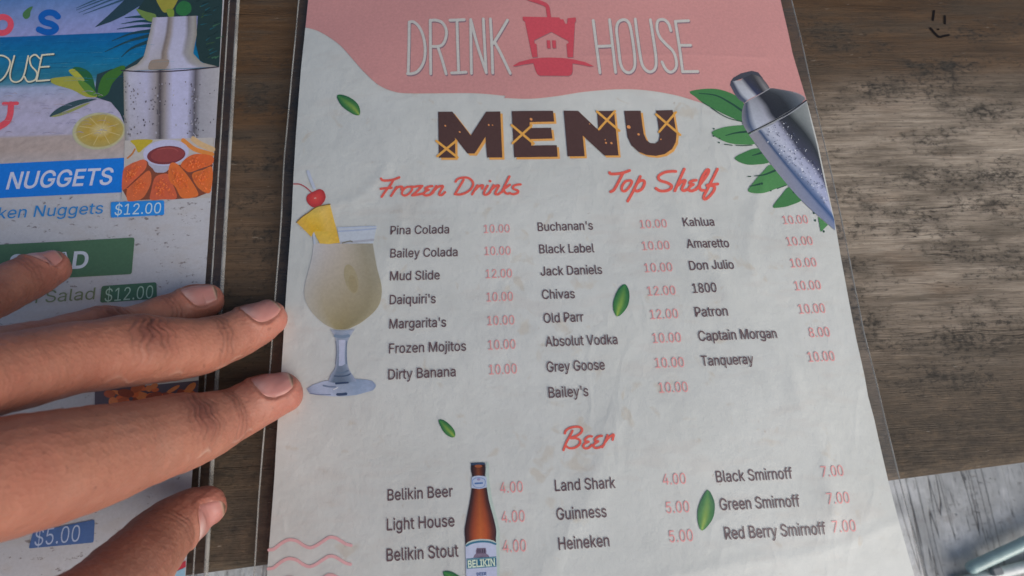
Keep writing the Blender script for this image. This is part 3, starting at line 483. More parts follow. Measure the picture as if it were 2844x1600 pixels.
class Print:
    """collects flat printed shapes of one part; build() lays them on the sheet"""
    def __init__(s, sheet, layer=0):
        s.sheet = sheet
        s.bm = bmesh.new()
        s.ink = s.bm.verts.layers.float_color.new('ink')
        s.off = s.bm.verts.layers.float.new('off')
        s.layer = layer
        s.bump = 0.0
    def v(s, p, col, off):
        q = s.bm.verts.new((p[0], p[1], 0))
        q[s.ink] = (*col, 1)
        q[s.off] = off
        return q
    def W(s, p):
        q = at(p[0], p[1], s.sheet.z)
        if s.sheet.lift is not None:
            for _ in range(2): q = at(p[0], p[1], s.sheet.z + float(s.sheet.lift(q[0], q[1])))
        return q[:2]
    def tick(s):
        s.bump += 2.5e-6
        return s.layer * 3e-5 + s.bump
    def poly_world(s, loops, col):
        off = s.tick()
        flat = [p for l in loops for p in l]
        tris = tessellate_polygon([[Vector((p[0], p[1], 0)) for p in l] for l in loops])
        vs = [s.v(p, col, off) for p in flat]
        for t in tris:
            a, b, c = (vs[i] for i in t)
            A = (b.co.x - a.co.x) * (c.co.y - a.co.y) - (c.co.x - a.co.x) * (b.co.y - a.co.y)
            if abs(A) < 1e-14: continue
            try: s.bm.faces.new((a, b, c) if A > 0 else (a, c, b))
            except ValueError: pass
    def poly(s, crop, pts, col, curve=0):
        if curve: pts = smooth_line(pts, curve, True)
        s.poly_world([[s.W(crop(*p)) for p in pts]], col)
    def ellipse(s, crop, cx, cy, rx, ry, col, rot=0.0, n=28):
        c, d = math.cos(rot), math.sin(rot)
        s.poly(crop, [(cx + rx * math.cos(t) * c - ry * math.sin(t) * d, cy + rx * math.cos(t) * d + ry * math.sin(t) * c)
                      for t in np.linspace(0, 2 * math.pi, n, endpoint=False)], col)
    def stroke(s, crop, pts, w, col, curve=6, closed=False, shift=(0, 0), taper=None):
        pts = [(p[0] + shift[0], p[1] + shift[1]) for p in pts]
        if curve and len(pts) > 2: P = smooth_line(pts, curve, closed)
        else: P = [np.array(p, float) for p in pts]
        if closed: P = P + [P[0]]
        n = len(P)
        off = s.tick()
        L, R = [], []
        for i in range(n):
            a = P[i - 1] if i else (P[-2] if closed else P[0])
            b = P[i + 1] if i < n - 1 else (P[1] if closed else P[-1])
            t = b - a
            t = t / (np.linalg.norm(t) + 1e-9)
            q = np.array([-t[1], t[0]])
            ww = w
            if taper: ww = w * (taper[0] + (taper[1] - taper[0]) * i / (n - 1))
            o = off + 2e-6 * i / n
            L.append(s.v(s.W(crop(*(P[i] + q * ww / 2))), col, o))
            R.append(s.v(s.W(crop(*(P[i] - q * ww / 2))), col, o))
        for i in range(n - 1):
            s.face([L[i], R[i], R[i + 1], L[i + 1]])
        if not closed:
            for i, sg, LL, RR in ((0, -1, L, R), (n - 1, 1, L, R)):
                j = 1 if i == 0 else n - 2
                t = (P[i] - P[j]); t /= np.linalg.norm(t) + 1e-9
                q = np.array([-t[1], t[0]])
                ww = w * (taper[0] if i == 0 else taper[1]) if taper else w
                arc = [s.v(s.W(crop(*(P[i] + ww / 2 * (q * math.cos(u) + t * math.sin(u))))), col, off) for u in np.linspace(0, math.pi, 7)]
                s.face(arc)
    def face(s, vs):
        A = 0.0
        n = len(vs)
        for i in range(n):
            a, b = vs[i].co, vs[(i + 1) % n].co
            A += a.x * b.y - a.y * b.x
        if abs(A) < 1e-14: return
        s.bm.faces.new(vs if A > 0 else vs[::-1])
    def loft(s, crop, lines, n=24, m=4, jitter=0.0):
        """smooth colour picture spanned between lines: each is (points, colour at start, colour at end)"""
        off = s.tick()
        rs = [(resample(smooth_line(p, 5) if len(p) > 2 else p, n), np.array(a), np.array(b)) for p, a, b in lines]
        rows = []
        for k in range(len(rs) - 1):
            for j in range(m):
                u = j / m
                rows.append((rs[k][0] * (1 - u) + rs[k + 1][0] * u, rs[k][1] * (1 - u) + rs[k + 1][1] * u, rs[k][2] * (1 - u) + rs[k + 1][2] * u))
        rows.append(rs[-1])
        g = []
        for P, a, b in rows:
            g.append([s.v(s.W(crop(*P[i])), np.clip((a + (b - a) * i / (n - 1)) * (1 + random.uniform(-jitter, jitter)), 0, 1), off) for i in range(n)])
        for a, b in zip(g[:-1], g[1:]):
            for i in range(n - 1):
                s.face([a[i], a[i + 1], b[i + 1], b[i]])
    def text(s, body, b0, b1, cap, col, bold=0.0, slant=0.0):
        """b0, b1: photo pixels of the left and right end of the baseline; cap: cap height in photo pixels"""
        loops, x = [], 0.0
        for ch in body:
            adv, cs = GLYPHS[ch]
            if cs:
                ar = [sum(p[0] * q[1] - q[0] * p[1] for p, q in zip(c, c[1:] + c[:1])) for c in cs]
                big = max(range(len(cs)), key=lambda i: abs(ar[i]))
                sg = 1 if ar[big] > 0 else -1
                new = []
                for c in cs:
                    c = [p for i, p in enumerate(c) if abs(p[0] - c[i - 1][0]) + abs(p[1] - c[i - 1][1]) > 7]
                    n = len(c)
                    o = []
                    for i in range(n):
                        p0, p1, p2 = np.array(c[i - 1], float), np.array(c[i], float), np.array(c[(i + 1) % n], float)
                        d1 = p1 - p0; d2 = p2 - p1
                        d1 /= np.linalg.norm(d1) + 1e-9; d2 /= np.linalg.norm(d2) + 1e-9
                        n1 = np.array([d1[1], -d1[0]]) * sg; n2 = np.array([d2[1], -d2[0]]) * sg
                        k = 1 + float(n1 @ n2)
                        mv = (n1 + n2) / max(k, 0.9)
                        o.append(p1 + mv * bold)
                    new.append([(p[0] + x, p[1]) for p in o])
                outer = [i for i in range(len(cs)) if ar[i] * sg > 0]
                holes = [i for i in range(len(cs)) if ar[i] * sg <= 0]
                for i in outer:
                    xs = [p[0] for p in new[i]]; ys = [p[1] for p in new[i]]
                    hs = [new[h] for h in holes if min(xs) <= new[h][0][0] <= max(xs) and min(ys) <= new[h][0][1] <= max(ys)]
                    loops.append([new[i]] + hs)
            x += adv
        xs = [p[0] for g in loops for l in g for p in l]
        x0, x1 = min(xs), max(xs)
        A, B = s.W(b0), s.W(b1)
        ex = (B - A) / (x1 - x0)
        u = ex / np.linalg.norm(ex)
        ey = np.array([-u[1], u[0]])
        mid = ((b0[0] + b1[0]) / 2, (b0[1] + b1[1]) / 2)
        hgt = abs((s.W((mid[0], mid[1] - cap)) - s.W(mid)) @ ey)
        ky = hgt / CAP_EM
        for g in loops:
            s.poly_world([[A + ex * (p[0] - x0 + slant * p[1]) + ey * (p[1] * ky) for p in l] for l in g], col)
    def build(s, name, parent=None, mat=None, label=None, base=None, maxlen=0.0016):
        bm = s.bm
        for it in range(9):
            es = [e for e in bm.edges if e.calc_length() > maxlen]
            if not es: break
            bmesh.ops.subdivide_edges(bm, edges=es, cuts=1, use_grid_fill=False)
            bmesh.ops.triangulate(bm, faces=[f for f in bm.faces if len(f.verts) > 3])
        bmesh.ops.triangulate(bm, faces=[f for f in bm.faces if len(f.verts) > 3])
        bm.verts.ensure_lookup_table()
        xy = np.array([(v.co.x, v.co.y) for v in bm.verts])
        h = s.sheet.h(xy[:, 0], xy[:, 1]) if s.sheet.h else np.zeros(len(xy))
        b = s.sheet.z + (0.00016 if base is None else base)
        for v, z in zip(bm.verts, h):
            v.co.z = b + z + v[s.off]
        me = bpy.data.meshes.new(name)
        bm.to_mesh(me)
        bm.free()
        me.materials.append(mat or MAT_INK)
        o = bpy.data.objects.new(name, me)
        COL.objects.link(o)
        if parent is not None: o.parent = parent
        if label: o['label'] = label
        return o

def tube(name, pts, radii, mat, parent=None, seg=10, caps=True):
    pts = [Vector(p) for p in pts]
    if isinstance(radii, (int, float)): radii = [radii] * len(pts)
    verts, faces = [], []
    up = Vector((0, 0, 1))
    for i, p in enumerate(pts):
        t = (pts[min(i + 1, len(pts) - 1)] - pts[max(i - 1, 0)]).normalized()
        a = t.cross(up)
        if a.length < 1e-3: a = t.cross(Vector((1, 0, 0)))
        a.normalize(); b = a.cross(t)
        for k in range(seg):
            u = 2 * math.pi * k / seg
            verts.append(p + (a * math.cos(u) + b * math.sin(u)) * radii[i])
    for i in range(len(pts) - 1):
        for k in range(seg):
            k2 = (k + 1) % seg
            faces.append((i * seg + k, i * seg + k2, (i + 1) * seg + k2, (i + 1) * seg + k))
    if caps:
        faces.append(tuple(range(seg))[::-1])
        faces.append(tuple((len(pts) - 1) * seg + k for k in range(seg)))
    return mesh_obj(name, verts, faces, mat, parent, smooth=True)

# ------------------------------------------------------------------ setting: floor
FLOOR_Z = -0.74
fl = mesh_obj('floor', [(-3, -3, FLOOR_Z), (3, -3, FLOOR_Z), (3, 3, FLOOR_Z), (-3, 3, FLOOR_Z)], [(0, 1, 2, 3)], MAT_FLOOR)
fl['kind'] = 'structure'

# ------------------------------------------------------------------ table
table = empty('table', 'weathered brown wooden table under both menus, with mildew specks', 'table', (0.1, 0.25, FLOOR_Z))
EA, EB = at(2265 * 1.10404, 1207 * 1.10404)[:2], at(555 * 1.10404, 1438 * 1.10404)[:2]
ed = (EA - EB) / np.linalg.norm(EA - EB)
en = np.array([-ed[1], ed[0]])
mid = EB + ed * 0.12
def slab(name, a0, a1, b0, b1, z0, z1, bevel, mat, parent):
    bm = bmesh.new()
    vs = []
    for z in (z0, z1):
        for u, w in ((a0, b0), (a1, b0), (a1, b1), (a0, b1)):
            p = mid + ed * u + en * w
            vs.append(bm.verts.new((p[0], p[1], z)))
    for f in ((3, 2, 1, 0), (4, 5, 6, 7), (0, 1, 5, 4), (1, 2, 6, 5), (2, 3, 7, 6), (3, 0, 4, 7)):
        bm.faces.new([vs[i] for i in f])
    if bevel:
        bmesh.ops.bevel(bm, geom=bm.edges[:], offset=bevel, segments=4, profile=0.5, affect='EDGES')
    me = bpy.data.meshes.new(name)
    bm.to_mesh(me); bm.free()
    me.materials.append(mat)
    o = bpy.data.objects.new(name, me)
    COL.objects.link(o)
    o.parent = parent
    o.matrix_parent_inverse = Matrix.Translation(parent.location).inverted()
    return o
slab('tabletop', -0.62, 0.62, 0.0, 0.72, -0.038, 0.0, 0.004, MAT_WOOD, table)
for u in (-0.56, 0.56):
    for w in (0.09, 0.65):
        slab('leg', u - 0.03, u + 0.03, w - 0.03, w + 0.03, FLOOR_Z, -0.0385, 0.003, MAT_WOOD, table)

dood = Print(Sheet(0.0), 0)
cd = Crop(2400, 0, 0.2209)
K = (0.012, 0.009, 0.009)
dood.stroke(cd, [(876, 142), (862, 255)], 26, K)
dood.stroke(cd, [(1012, 208), (1014, 298)], 26, K)
dood.stroke(cd, [(925, 372), (932, 374)], 24, K)
dood.stroke(cd, [(832, 360), (880, 415), (938, 468), (1000, 456), (1060, 446)], 27, K, 3)
dd = dood.build('pen_doodle', table, MAT_INK, 'small face drawn in black marker on the bare wood', base=0.0002)
dd.matrix_parent_inverse = Matrix.Translation(table.location).inverted()

# ------------------------------------------------------------------ metal chair foot on the floor
chair = empty('metal_chair', 'pale mint tubular metal chair, only its foot rail in view beside the table', 'chair', (0, 0, FLOOR_Z))
A0, A1 = at(2694, 1579, FLOOR_Z + 0.020), at(2844, 1509, FLOOR_Z + 0.020)
da = (A1 - A0) / np.linalg.norm(A1 - A0)
B0, B1 = at(2716, 1606, FLOOR_Z + 0.009), at(2844, 1574, FLOOR_Z + 0.009)
db = (B1 - B0) / np.linalg.norm(B1 - B0)
def cp(o):
    o.matrix_parent_inverse = Matrix.Translation(chair.location).inverted()
    return o
rr = 0.0085
cp(tube('foot_rail', [A0 - da * 0.004, A0 - da * 0.002, A0 + da * 0.003] + [A0 + da * t for t in (0.05, 0.2, 0.34)] + [A0 + da * 0.37 + np.array([0, 0, 0.02]), A0 + da * 0.385 + np.array([0, 0, 0.08]), A0 + da * 0.40 + np.array([0, 0, 0.42])],
        [0.003, 0.0065] + [rr] * 7, MAT_MINT, chair, 16))
cp(tube('brace_tube', [B0 - db * 0.03, B0, B0 + db * 0.2, B0 + db * 0.40], [0.0075] * 4, MAT_WHITE, chair, 16))
cc = at(2766, 1586, FLOOR_Z + 0.019)
bm = bmesh.new()
bmesh.ops.create_cube(bm, size=1.0)
ang = math.atan2(db[1], db[0])
bmesh.ops.transform(bm, matrix=Matrix.Translation(Vector(cc)) @ Matrix.Rotation(ang, 4, 'Z') @ Matrix.Diagonal((0.016, 0.011, 0.010, 1)), verts=bm.verts[:])
bmesh.ops.bevel(bm, geom=bm.edges[:], offset=0.0015, segments=2, affect='EDGES')
me = bpy.data.meshes.new('clip'); bm.to_mesh(me); bm.free(); me.materials.append(MAT_CLIP)
ob = bpy.data.objects.new('clip', me); COL.objects.link(ob); ob.parent = chair; cp(ob)
perp = np.array([-da[1], da[0], 0])
seat0 = A0 + da * 0.40 + np.array([0, 0, 0.42])
bm = bmesh.new()
bmesh.ops.create_cube(bm, size=1.0)
bmesh.ops.transform(bm, matrix=Matrix.Translation(Vector(seat0 + da * 0.0 - perp * 0.2 + np.array([0, 0, 0.012]))) @ Matrix.Rotation(math.atan2(da[1], da[0]), 4, 'Z') @ Matrix.Diagonal((0.16, 0.42, 0.02, 1)), verts=bm.verts[:])
bmesh.ops.bevel(bm, geom=bm.edges[:], offset=0.006, segments=3, affect='EDGES')
me = bpy.data.meshes.new('seat'); bm.to_mesh(me); bm.free(); me.materials.append(MAT_WHITE)
ob = bpy.data.objects.new('seat', me); COL.objects.link(ob); ob.parent = chair; cp(ob)

# ------------------------------------------------------------------ drinks menu
DZ = 0.0013
def crease_list():
    Z = lambda *p: [at(x, y, DZ)[:2] for x, y in p]
    return [  # line, height, half width
        (Z((905, 612), (928, 601), (980, 590), (1022, 576), (1058, 540), (1085, 500)), 0.00028, 0.0022),
        (Z((1120, 545), (1125, 612), (1112, 680), (1090, 747), (1060, 840)), 0.00015, 0.0026),
        (Z((2090, 540), (2080, 575), (2063, 633), (2052, 674), (2044, 728), (2060, 790)), 0.00030, 0.0024),
        (Z((1865, 640), (1901, 707), (1947, 774), (1984, 848), (2096, 977), (2162, 1047), (2191, 1150), (2232, 1198), (2254, 1261), (2270, 1345), (2278, 1420)), 0.00047, 0.0034),
        (Z((1450, 1680), (1490, 1592), (1524, 1537), (1616, 1408), (1656, 1260), (1690, 1180)), 0.00033, 0.0042),
        (Z((1780, 1605), (1841, 1589), (1966, 1563), (2100, 1548), (2187, 1537), (2270, 1522), (2331, 1504), (2490, 1440)), 0.00020, 0.0013),
        (Z((740, 1190), (783, 1266), (900, 1430), (1010, 1583), (1100, 1720)), 0.00028, 0.0060),
        (Z((1610, 212), (1760, 205), (2110, 190)), 0.00011, 0.0012),
        (Z((1670, 1000), (1720, 1130), (1850, 1250), (2050, 1360)), 0.00019, 0.0070),
        (Z((860, 340), (950, 280), (1060, 250)), 0.00014, 0.0040),
        (Z((1700, 560), (1710, 650), (1700, 760)), 0.00012, 0.0030),
        (Z((1830, 470), (1860, 560), (1840, 640)), 0.00012, 0.0028),
        (Z((1560, 1020), (1500, 1200), (1530, 1300)), 0.00014, 0.0060),
    ]
CREASES = crease_list()
def drink_lift(x, y):
    """slight bulge, shaped so the sheet brightens towards the lower right"""
    u = np.clip((x - 0.108) / 0.114, -1, 1); v = np.clip((y - 0.005) / 0.15, -1, 1)
    return 0.0100 * (1 - u * u) + 0.0040 * (1 - v * v)
def drink_h(x, y):
    x = np.asarray(x, float); y = np.asarray(y, float)
    h = drink_lift(x, y) + 0.0005 * np.sin(x * 31 + 1.0) * np.sin(y * 27 + 0.5) + 0.0006
    h += 0.00018 * np.sin(x * 95 + y * 60) + 0.00012 * np.sin(y * 130 - x * 40 + 2)
    for ln, A, w in CREASES:
        d2 = np.full(x.shape, 1e9)
        for p, q in zip(ln[:-1], ln[1:]):
            e = q - p
            t = np.clip(((x - p[0]) * e[0] + (y - p[1]) * e[1]) / (e @ e), 0, 1)
            d2 = np.minimum(d2, (x - p[0] - t * e[0]) ** 2 + (y - p[1] - t * e[1]) ** 2)
        h += A / (1 + d2 / (w * w))
    # past the table edge the sheet sags a little
    s = (x - EB[0]) * en[0] + (y - EB[1]) * en[1]
    h += -0.10 * np.clip(-s - 0.012, 0, None) ** 1.5
    return h

def edge_world(pts, z, top=0.150, bottom=-0.138, k=1.10404, lift=None):
    P = np.array([at(x * k, y * k, z)[:2] for x, y in pts])
    if lift is not None:
        for _ in range(2):
            P = np.array([at(x * k, y * k, z + float(lift(*P[i])))[:2] for i, (x, y) in enumerate(pts)])
    P = P[np.argsort(P[:, 1])]
    return np.array([[np.interp(bottom, P[:, 1], P[:, 0]), bottom]] + P.tolist() + [[np.interp(top, P[:, 1], P[:, 0]), top]])

def sheet_mesh(name, left, right, nx, ny, zf, mat, parent, cols=None, y0=-0.138, y1=0.150):
    ys = np.linspace(y0, y1, ny)
    xl = np.interp(ys, left[:, 1], left[:, 0]); xr = np.interp(ys, right[:, 1], right[:, 0])
    u = np.linspace(0, 1, nx)
    X = xl[:, None] * (1 - u) + xr[:, None] * u
    Y = np.repeat(ys[:, None], nx, 1)
    Z = zf(X.ravel(), Y.ravel())
    V = np.stack([X.ravel(), Y.ravel(), Z], 1)
    F = [(j * nx + i, j * nx + i + 1, (j + 1) * nx + i + 1, (j + 1) * nx + i) for j in range(ny - 1) for i in range(nx - 1)]
    C = [cols] * len(V) if cols is not None else None
    return mesh_obj(name, V, F, mat, parent, C, smooth=True)

drinks = empty('drinks_menu', 'laminated white drinks menu with a pink top band and price columns', 'menu')
PL = [(776, 0), (758, 180), (746, 337), (736, 543), (718, 790), (700, 1056), (692, 1190), (675, 1412)]
PR = [(1963, 0), (1992, 140), (2025, 249), (2056, 372), (2093, 547), (2110, 645), (2152, 854), (2174, 948), (2183, 996), (2199, 1053), (2233, 1209), (2258, 1309), (2299, 1446)]
LL = [(753, 0), (743, 112), (718, 394), (711, 543), (707, 600), (682, 907), (667, 1087), (653, 1246), (642, 1434)]
LR = [(1990, 0), (2021, 144), (2056, 309), (2090, 450), (2128, 640), (2170, 840), (2211, 996), (2236, 1100), (2262, 1212), (2283, 1296), (2324, 1446)]
pl, pr = edge_world(PL, DZ, lift=drink_lift), edge_world(PR, DZ, lift=drink_lift)
ll, lr = edge_world(LL, DZ, lift=drink_lift), edge_world(LR, DZ, lift=drink_lift)
ll[:, 0] = np.minimum(ll[:, 0], np.interp(ll[:, 1], pl[:, 1], pl[:, 0]) - 0.002)
lr[:, 0] = np.maximum(lr[:, 0], np.interp(lr[:, 1], pr[:, 1], pr[:, 0]) + 0.0022)
sheet_mesh('paper', pl, pr, 190, 250, lambda x, y: DZ + drink_h(x, y), MAT_PAPER, drinks, y0=-0.134, y1=0.146)
sheet_mesh('laminate', ll, lr, 120, 150, lambda x, y: DZ + 0.0005 + drink_h(x, y), MAT_FILM, drinks)
for nm, e in (('laminate_edge', ll), ('laminate_edge', lr)):
    ys = np.linspace(-0.138, 0.150, 120)
    xs = np.interp(ys, e[:, 1], e[:, 0])
    tube(nm, np.stack([xs, ys, DZ + 0.0003 + drink_h(xs, ys)], 1), 0.00030, MAT_EDGE, drinks, 6)
DS = Sheet(DZ, drink_h, drinks, drink_lift)

c1 = Crop(1110, 40, 0.13111); c2 = Crop(1630, 40, 0.13111); cl = Crop(1410, 0, 0.15873)
c700 = Crop(700, 0, 0.41408); c1400 = Crop(1400, 0, 0.48309)
PINK = ink(160, 114, 110, 1.0); RED = ink(160, 62, 70); WHITEINK = ink(158, 156, 150)
# pink band with a wavy lower edge
P = Print(DS, 0)
low = [c700(*p) for p in smooth_line([(362, 190), (440, 213), (520, 258), (600, 320), (680, 410), (760, 500), (850, 580), (950, 623), (1050, 635), (1300, 632), (1500, 632), (1700, 650)], 5)]
low += [c1400(*p) for p in smooth_line([(0, 570), (150, 575), (300, 560), (450, 535), (600, 520), (720, 517), (850, 528), (1000, 557), (1150, 602), (1350, 640), (1600, 640), (1742, 590)], 5)]
lw = [P.W(p) for p in low]
x0 = np.interp(lw[0][1], pl[:, 1], pl[:, 0]); lw[0] = np.array([x0 + 0.0001, lw[0][1]])
x1 = np.interp(lw[-1][1], pr[:, 1], pr[:, 0]); lw[-1] = np.array([x1 - 0.0001, lw[-1][1]])
up_r = [np.array([np.interp(y, pr[:, 1], pr[:, 0]) - 0.0001, y]) for y in np.linspace(lw[-1][1], 0.1458, 12)[1:]]
up_l = [np.array([np.interp(y, pl[:, 1], pl[:, 0]) + 0.0001, y]) for y in np.linspace(0.1458, lw[0][1], 12)[:-1]]
P.poly_world([lw + up_r + up_l], PINK)
P.build('pink_band', drinks, maxlen=0.002)

# brand lettering, thin hand-drawn capitals with a grey drop shadow
DRINK = [[(205, 190), (200, 700), (185, 1280)], [(205, 185), (290, 180), (400, 270), (490, 450), (540, 700), (530, 950), (470, 1120), (370, 1240), (250, 1283), (170, 1283)],
         [(650, 150), (655, 700), (660, 1280)], [(655, 160), (760, 152), (900, 205), (985, 350), (985, 500), (930, 640), (840, 700), (660, 703)], [(810, 710), (900, 980), (985, 1280)],
         [(1065, 160), (1220, 158), (1370, 152)], [(1215, 160), (1230, 700), (1250, 1240)], [(1100, 1262), (1250, 1255), (1405, 1245)],
         [(1505, 150), (1510, 700), (1520, 1270)], [(1510, 170), (1650, 700), (1835, 1260)], [(1770, 140), (1800, 700), (1830, 1230)],
         [(1920, 140), (1945, 600), (1970, 1270)], [(2280, 165), (2130, 420), (1985, 650)], [(2010, 620), (2150, 880), (2340, 1280)]]
HOUSE = [[(125, 160), (190, 650), (270, 1260)], [(470, 150), (530, 650), (600, 1250)], [(200, 702), (360, 698), (530, 690)],
         [(1010, 140), (1070, 600), (1140, 1030), (1220, 1190), (1330, 1248), (1430, 1180), (1450, 1000), (1400, 600), (1330, 150)],
         [(1765, 380), (1720, 240), (1640, 155), (1560, 142), (1485, 185), (1470, 340), (1530, 520), (1650, 660), (1790, 800), (1860, 950), (1880, 1120), (1830, 1225), (1740, 1255), (1650, 1190), (1575, 1045)],
         [(1860, 175), (1930, 650), (2010, 1250)], [(1865, 178), (2000, 168), (2140, 160)], [(1940, 692), (2060, 692), (2180, 690)], [(2005, 1250), (2160, 1248), (2330, 1245)]]
HO = [(750, 152), (655, 205), (617, 350), (650, 650), (700, 1050), (780, 1215), (890, 1258), (985, 1180), (1005, 1000), (960, 600), (900, 280), (835, 175)]
for cr, word, lab in ((c1, DRINK, 'thin white lettering left of the cup'), (c2, HOUSE, 'thin white lettering right of the cup')):
    P = Print(DS, 1)
    for sh, w, col in (((14, 24), 60, ink(112, 92, 98)), ((0, 0), 58, WHITEINK)):
        for st in word: P.stroke(cr, st, w, col, 6, shift=sh)
        if word is HOUSE: P.stroke(cr, HO, w, col, 6, True, shift=sh)
        P.layer = 2
    P.build('brand_lettering', drinks, label=lab)
# cup and house logo
P = Print(DS, 2)
for sh, col in (((8, 12), ink(120, 82, 86)), ((0, 0), RED)):
    for poly_ in ([(262, 325), (900, 332), (915, 358), (945, 368), (965, 358), (985, 400), (1005, 440), (1035, 440), (1045, 345), (1185, 333), (1187, 400), (1170, 420), (1140, 1020), (1045, 1022), (1025, 795), (1065, 770), (1060, 740), (760, 580), (460, 730), (465, 780), (500, 795), (520, 1020), (430, 1027), (300, 410), (262, 385)],
                  [(85, 1180), (200, 1110), (430, 1052), (600, 1035), (760, 1030), (950, 1035), (1150, 1060), (1350, 1105), (1500, 1175), (1420, 1182), (1300, 1155), (1130, 1130), (1130, 1270), (1110, 1325), (1060, 1350), (560, 1350), (515, 1325), (490, 1270), (445, 1130), (250, 1160), (130, 1187)],
                  [(680, 728), (738, 728), (745, 868), (690, 870)], [(772, 728), (838, 728), (842, 862), (785, 866)]):
        P.poly(cl, [(x + sh[0], y + sh[1]) for x, y in poly_], col)
    P.stroke(cl, [(260, -45), (380, 15), (520, 60), (640, 105), (690, 150), (705, 230), (722, 335)], 66, col, 4, shift=sh)
    P.layer = 3
P.build('cup_logo', drinks)

# MENU title
cm, cn = Crop(1200, 290, 0.13975), Crop(1550, 290, 0.13587)
BROWN = ink(66, 46, 42, 0.95); ORANGE = ink(186, 130, 68)
LET = [(cm, [(125, 175), (405, 170), (770, 640), (1075, 165), (1355, 160), (1395, 1065), (1095, 1070), (1060, 660), (870, 960), (840, 995), (705, 995), (460, 690), (465, 1085), (140, 1090)]),
       (cm, [(1583, 155), (2400, 150), (2425, 360), (1938, 370), (1935, 485), (2365, 480), (2390, 690), (1965, 700), (1970, 826), (2475, 820), (2495, 1050), (1635, 1060)]),
       (cn, [(112, 150), (405, 150), (825, 540), (795, 148), (1140, 142), (1230, 1058), (945, 1060), (500, 650), (540, 1072), (195, 1075)]),
       (cn, [(1350, 140), (1685, 138), (1720, 420), (1745, 600), (1800, 735), (1880, 800), (1990, 805), (2055, 750), (2075, 650), (2040, 380), (2000, 135), (2335, 130), (2380, 400), (2415, 620), (2400, 780), (2320, 930), (2170, 1030), (1990, 1065), (1800, 1045), (1640, 980), (1500, 850), (1420, 680), (1385, 430)])]
P = Print(DS, 0)
for c, pts in LET: P.poly(c, [(x + 12, y + 14) for x, y in smooth_line(pts, 1, True)], ink(168, 160, 140))
for c, pts in LET: P.poly(c, [(x + 46, y + 40) for x, y in pts], ORANGE)
title = P.build('title_shadow', drinks)
P = Print(DS, 2)
for c, pts in LET: P.poly(c, pts, BROWN)
tl = P.build('menu_title', drinks)
title.parent = tl
LACE = [(((cm, (90, 760), (510, 1080)), (cm, (110, 1062), (480, 752))), ((cm, 265, 458, 20), (cm, 550, 575, 20), (cm, 1125, 428, 20), (cm, 1200, 432, 14))),
        (((cm, (1580, 430), (2020, 790)), (cm, (1600, 782), (1975, 440))), ((cm, 1965, 315, 30),)),
        (((cn, (790, 160), (1250, 550)), (cn, (830, 522), (1160, 150))), ((cn, 640, 415, 14), (cn, 975, 800, 22), (cn, 1085, 805, 26), (cn, 960, 735, 14))),
        (((cn, (2000, 215), (2490, 640)), (cn, (2060, 572), (2400, 180))), ((cn, 1440, 470, 42), (cn, 1640, 622, 28), (cn, 2095, 725, 16)))]
for lines_, dots_ in LACE:
    P = Print(DS, 4)
    for c, a, b in lines_: P.stroke(c, [a, b], 46, ink(196, 132, 62), 0)
    for c, x, y, r in dots_: P.ellipse(c, x, y, r, r * 0.8, ink(190, 120, 70), 0.6, 10)
    ls = P.build('lacing', drinks)
    ls.parent = tl

# section headings in brush script
HC = ink(188, 78, 66)
cf, ct, cb = Crop(1040, 480, 0.16304), Crop(1670, 450, 0.13199), Crop(1540, 1170, 0.069876)
P = Print(DS, 1)
for st in ([(120, 128), (150, 155), (230, 158), (330, 142), (430, 106)], [(330, 150), (270, 250), (200, 330), (130, 430)], [(115, 297), (200, 287), (300, 280)],
           [(290, 415), (340, 340), (385, 268)], [(330, 350), (400, 275), (480, 265), (468, 312)],
           [(640, 260), (690, 262), (740, 252), (820, 248)], [(820, 248), (740, 330), (650, 408)], [(650, 408), (740, 395), (850, 372)],
           [(990, 250), (920, 262), (868, 296), (928, 314)], [(928, 314), (868, 345), (838, 385), (885, 408), (955, 392), (1010, 350)],
           [(955, 395), (1015, 320), (1058, 250)], [(1020, 325), (1090, 262), (1172, 250), (1130, 330), (1105, 390), (1150, 402), (1207, 352)],
           [(1385, 172), (1420, 128), (1500, 102), (1600, 106), (1668, 160), (1680, 225), (1640, 300), (1560, 358), (1460, 390), (1372, 386)], [(1520, 140), (1450, 260), (1375, 385)],
           [(1665, 387), (1710, 310), (1758, 232)], [(1715, 312), (1780, 248), (1850, 230), (1833, 287)],
           [(1930, 235), (1882, 315), (1865, 380), (1915, 388), (1970, 345)], [(1966, 155), (1976, 157)],
           [(1955, 365), (2000, 285), (2030, 225)], [(1990, 305), (2060, 243), (2122, 230), (2082, 310), (2058, 372), (2110, 380), (2165, 340)],
           [(2300, 72), (2240, 190), (2168, 345)], [(2308, 215), (2235, 268), (2190, 292)], [(2200, 297), (2222, 342), (2262, 370), (2312, 357)],
           [(2490, 207), (2420, 215), (2362, 243), (2372, 285), (2440, 312), (2440, 352), (2370, 376), (2322, 366)]):
    P.stroke(cf, st, 40, HC, 5)
P.stroke(cf, [(565, 268), (505, 308), (475, 375), (512, 412), (580, 390), (640, 325), (640, 268)], 36, HC, 5, True)
P.build('section_heading', drinks, label='brush script heading over the left price list')
P = Print(DS, 1)
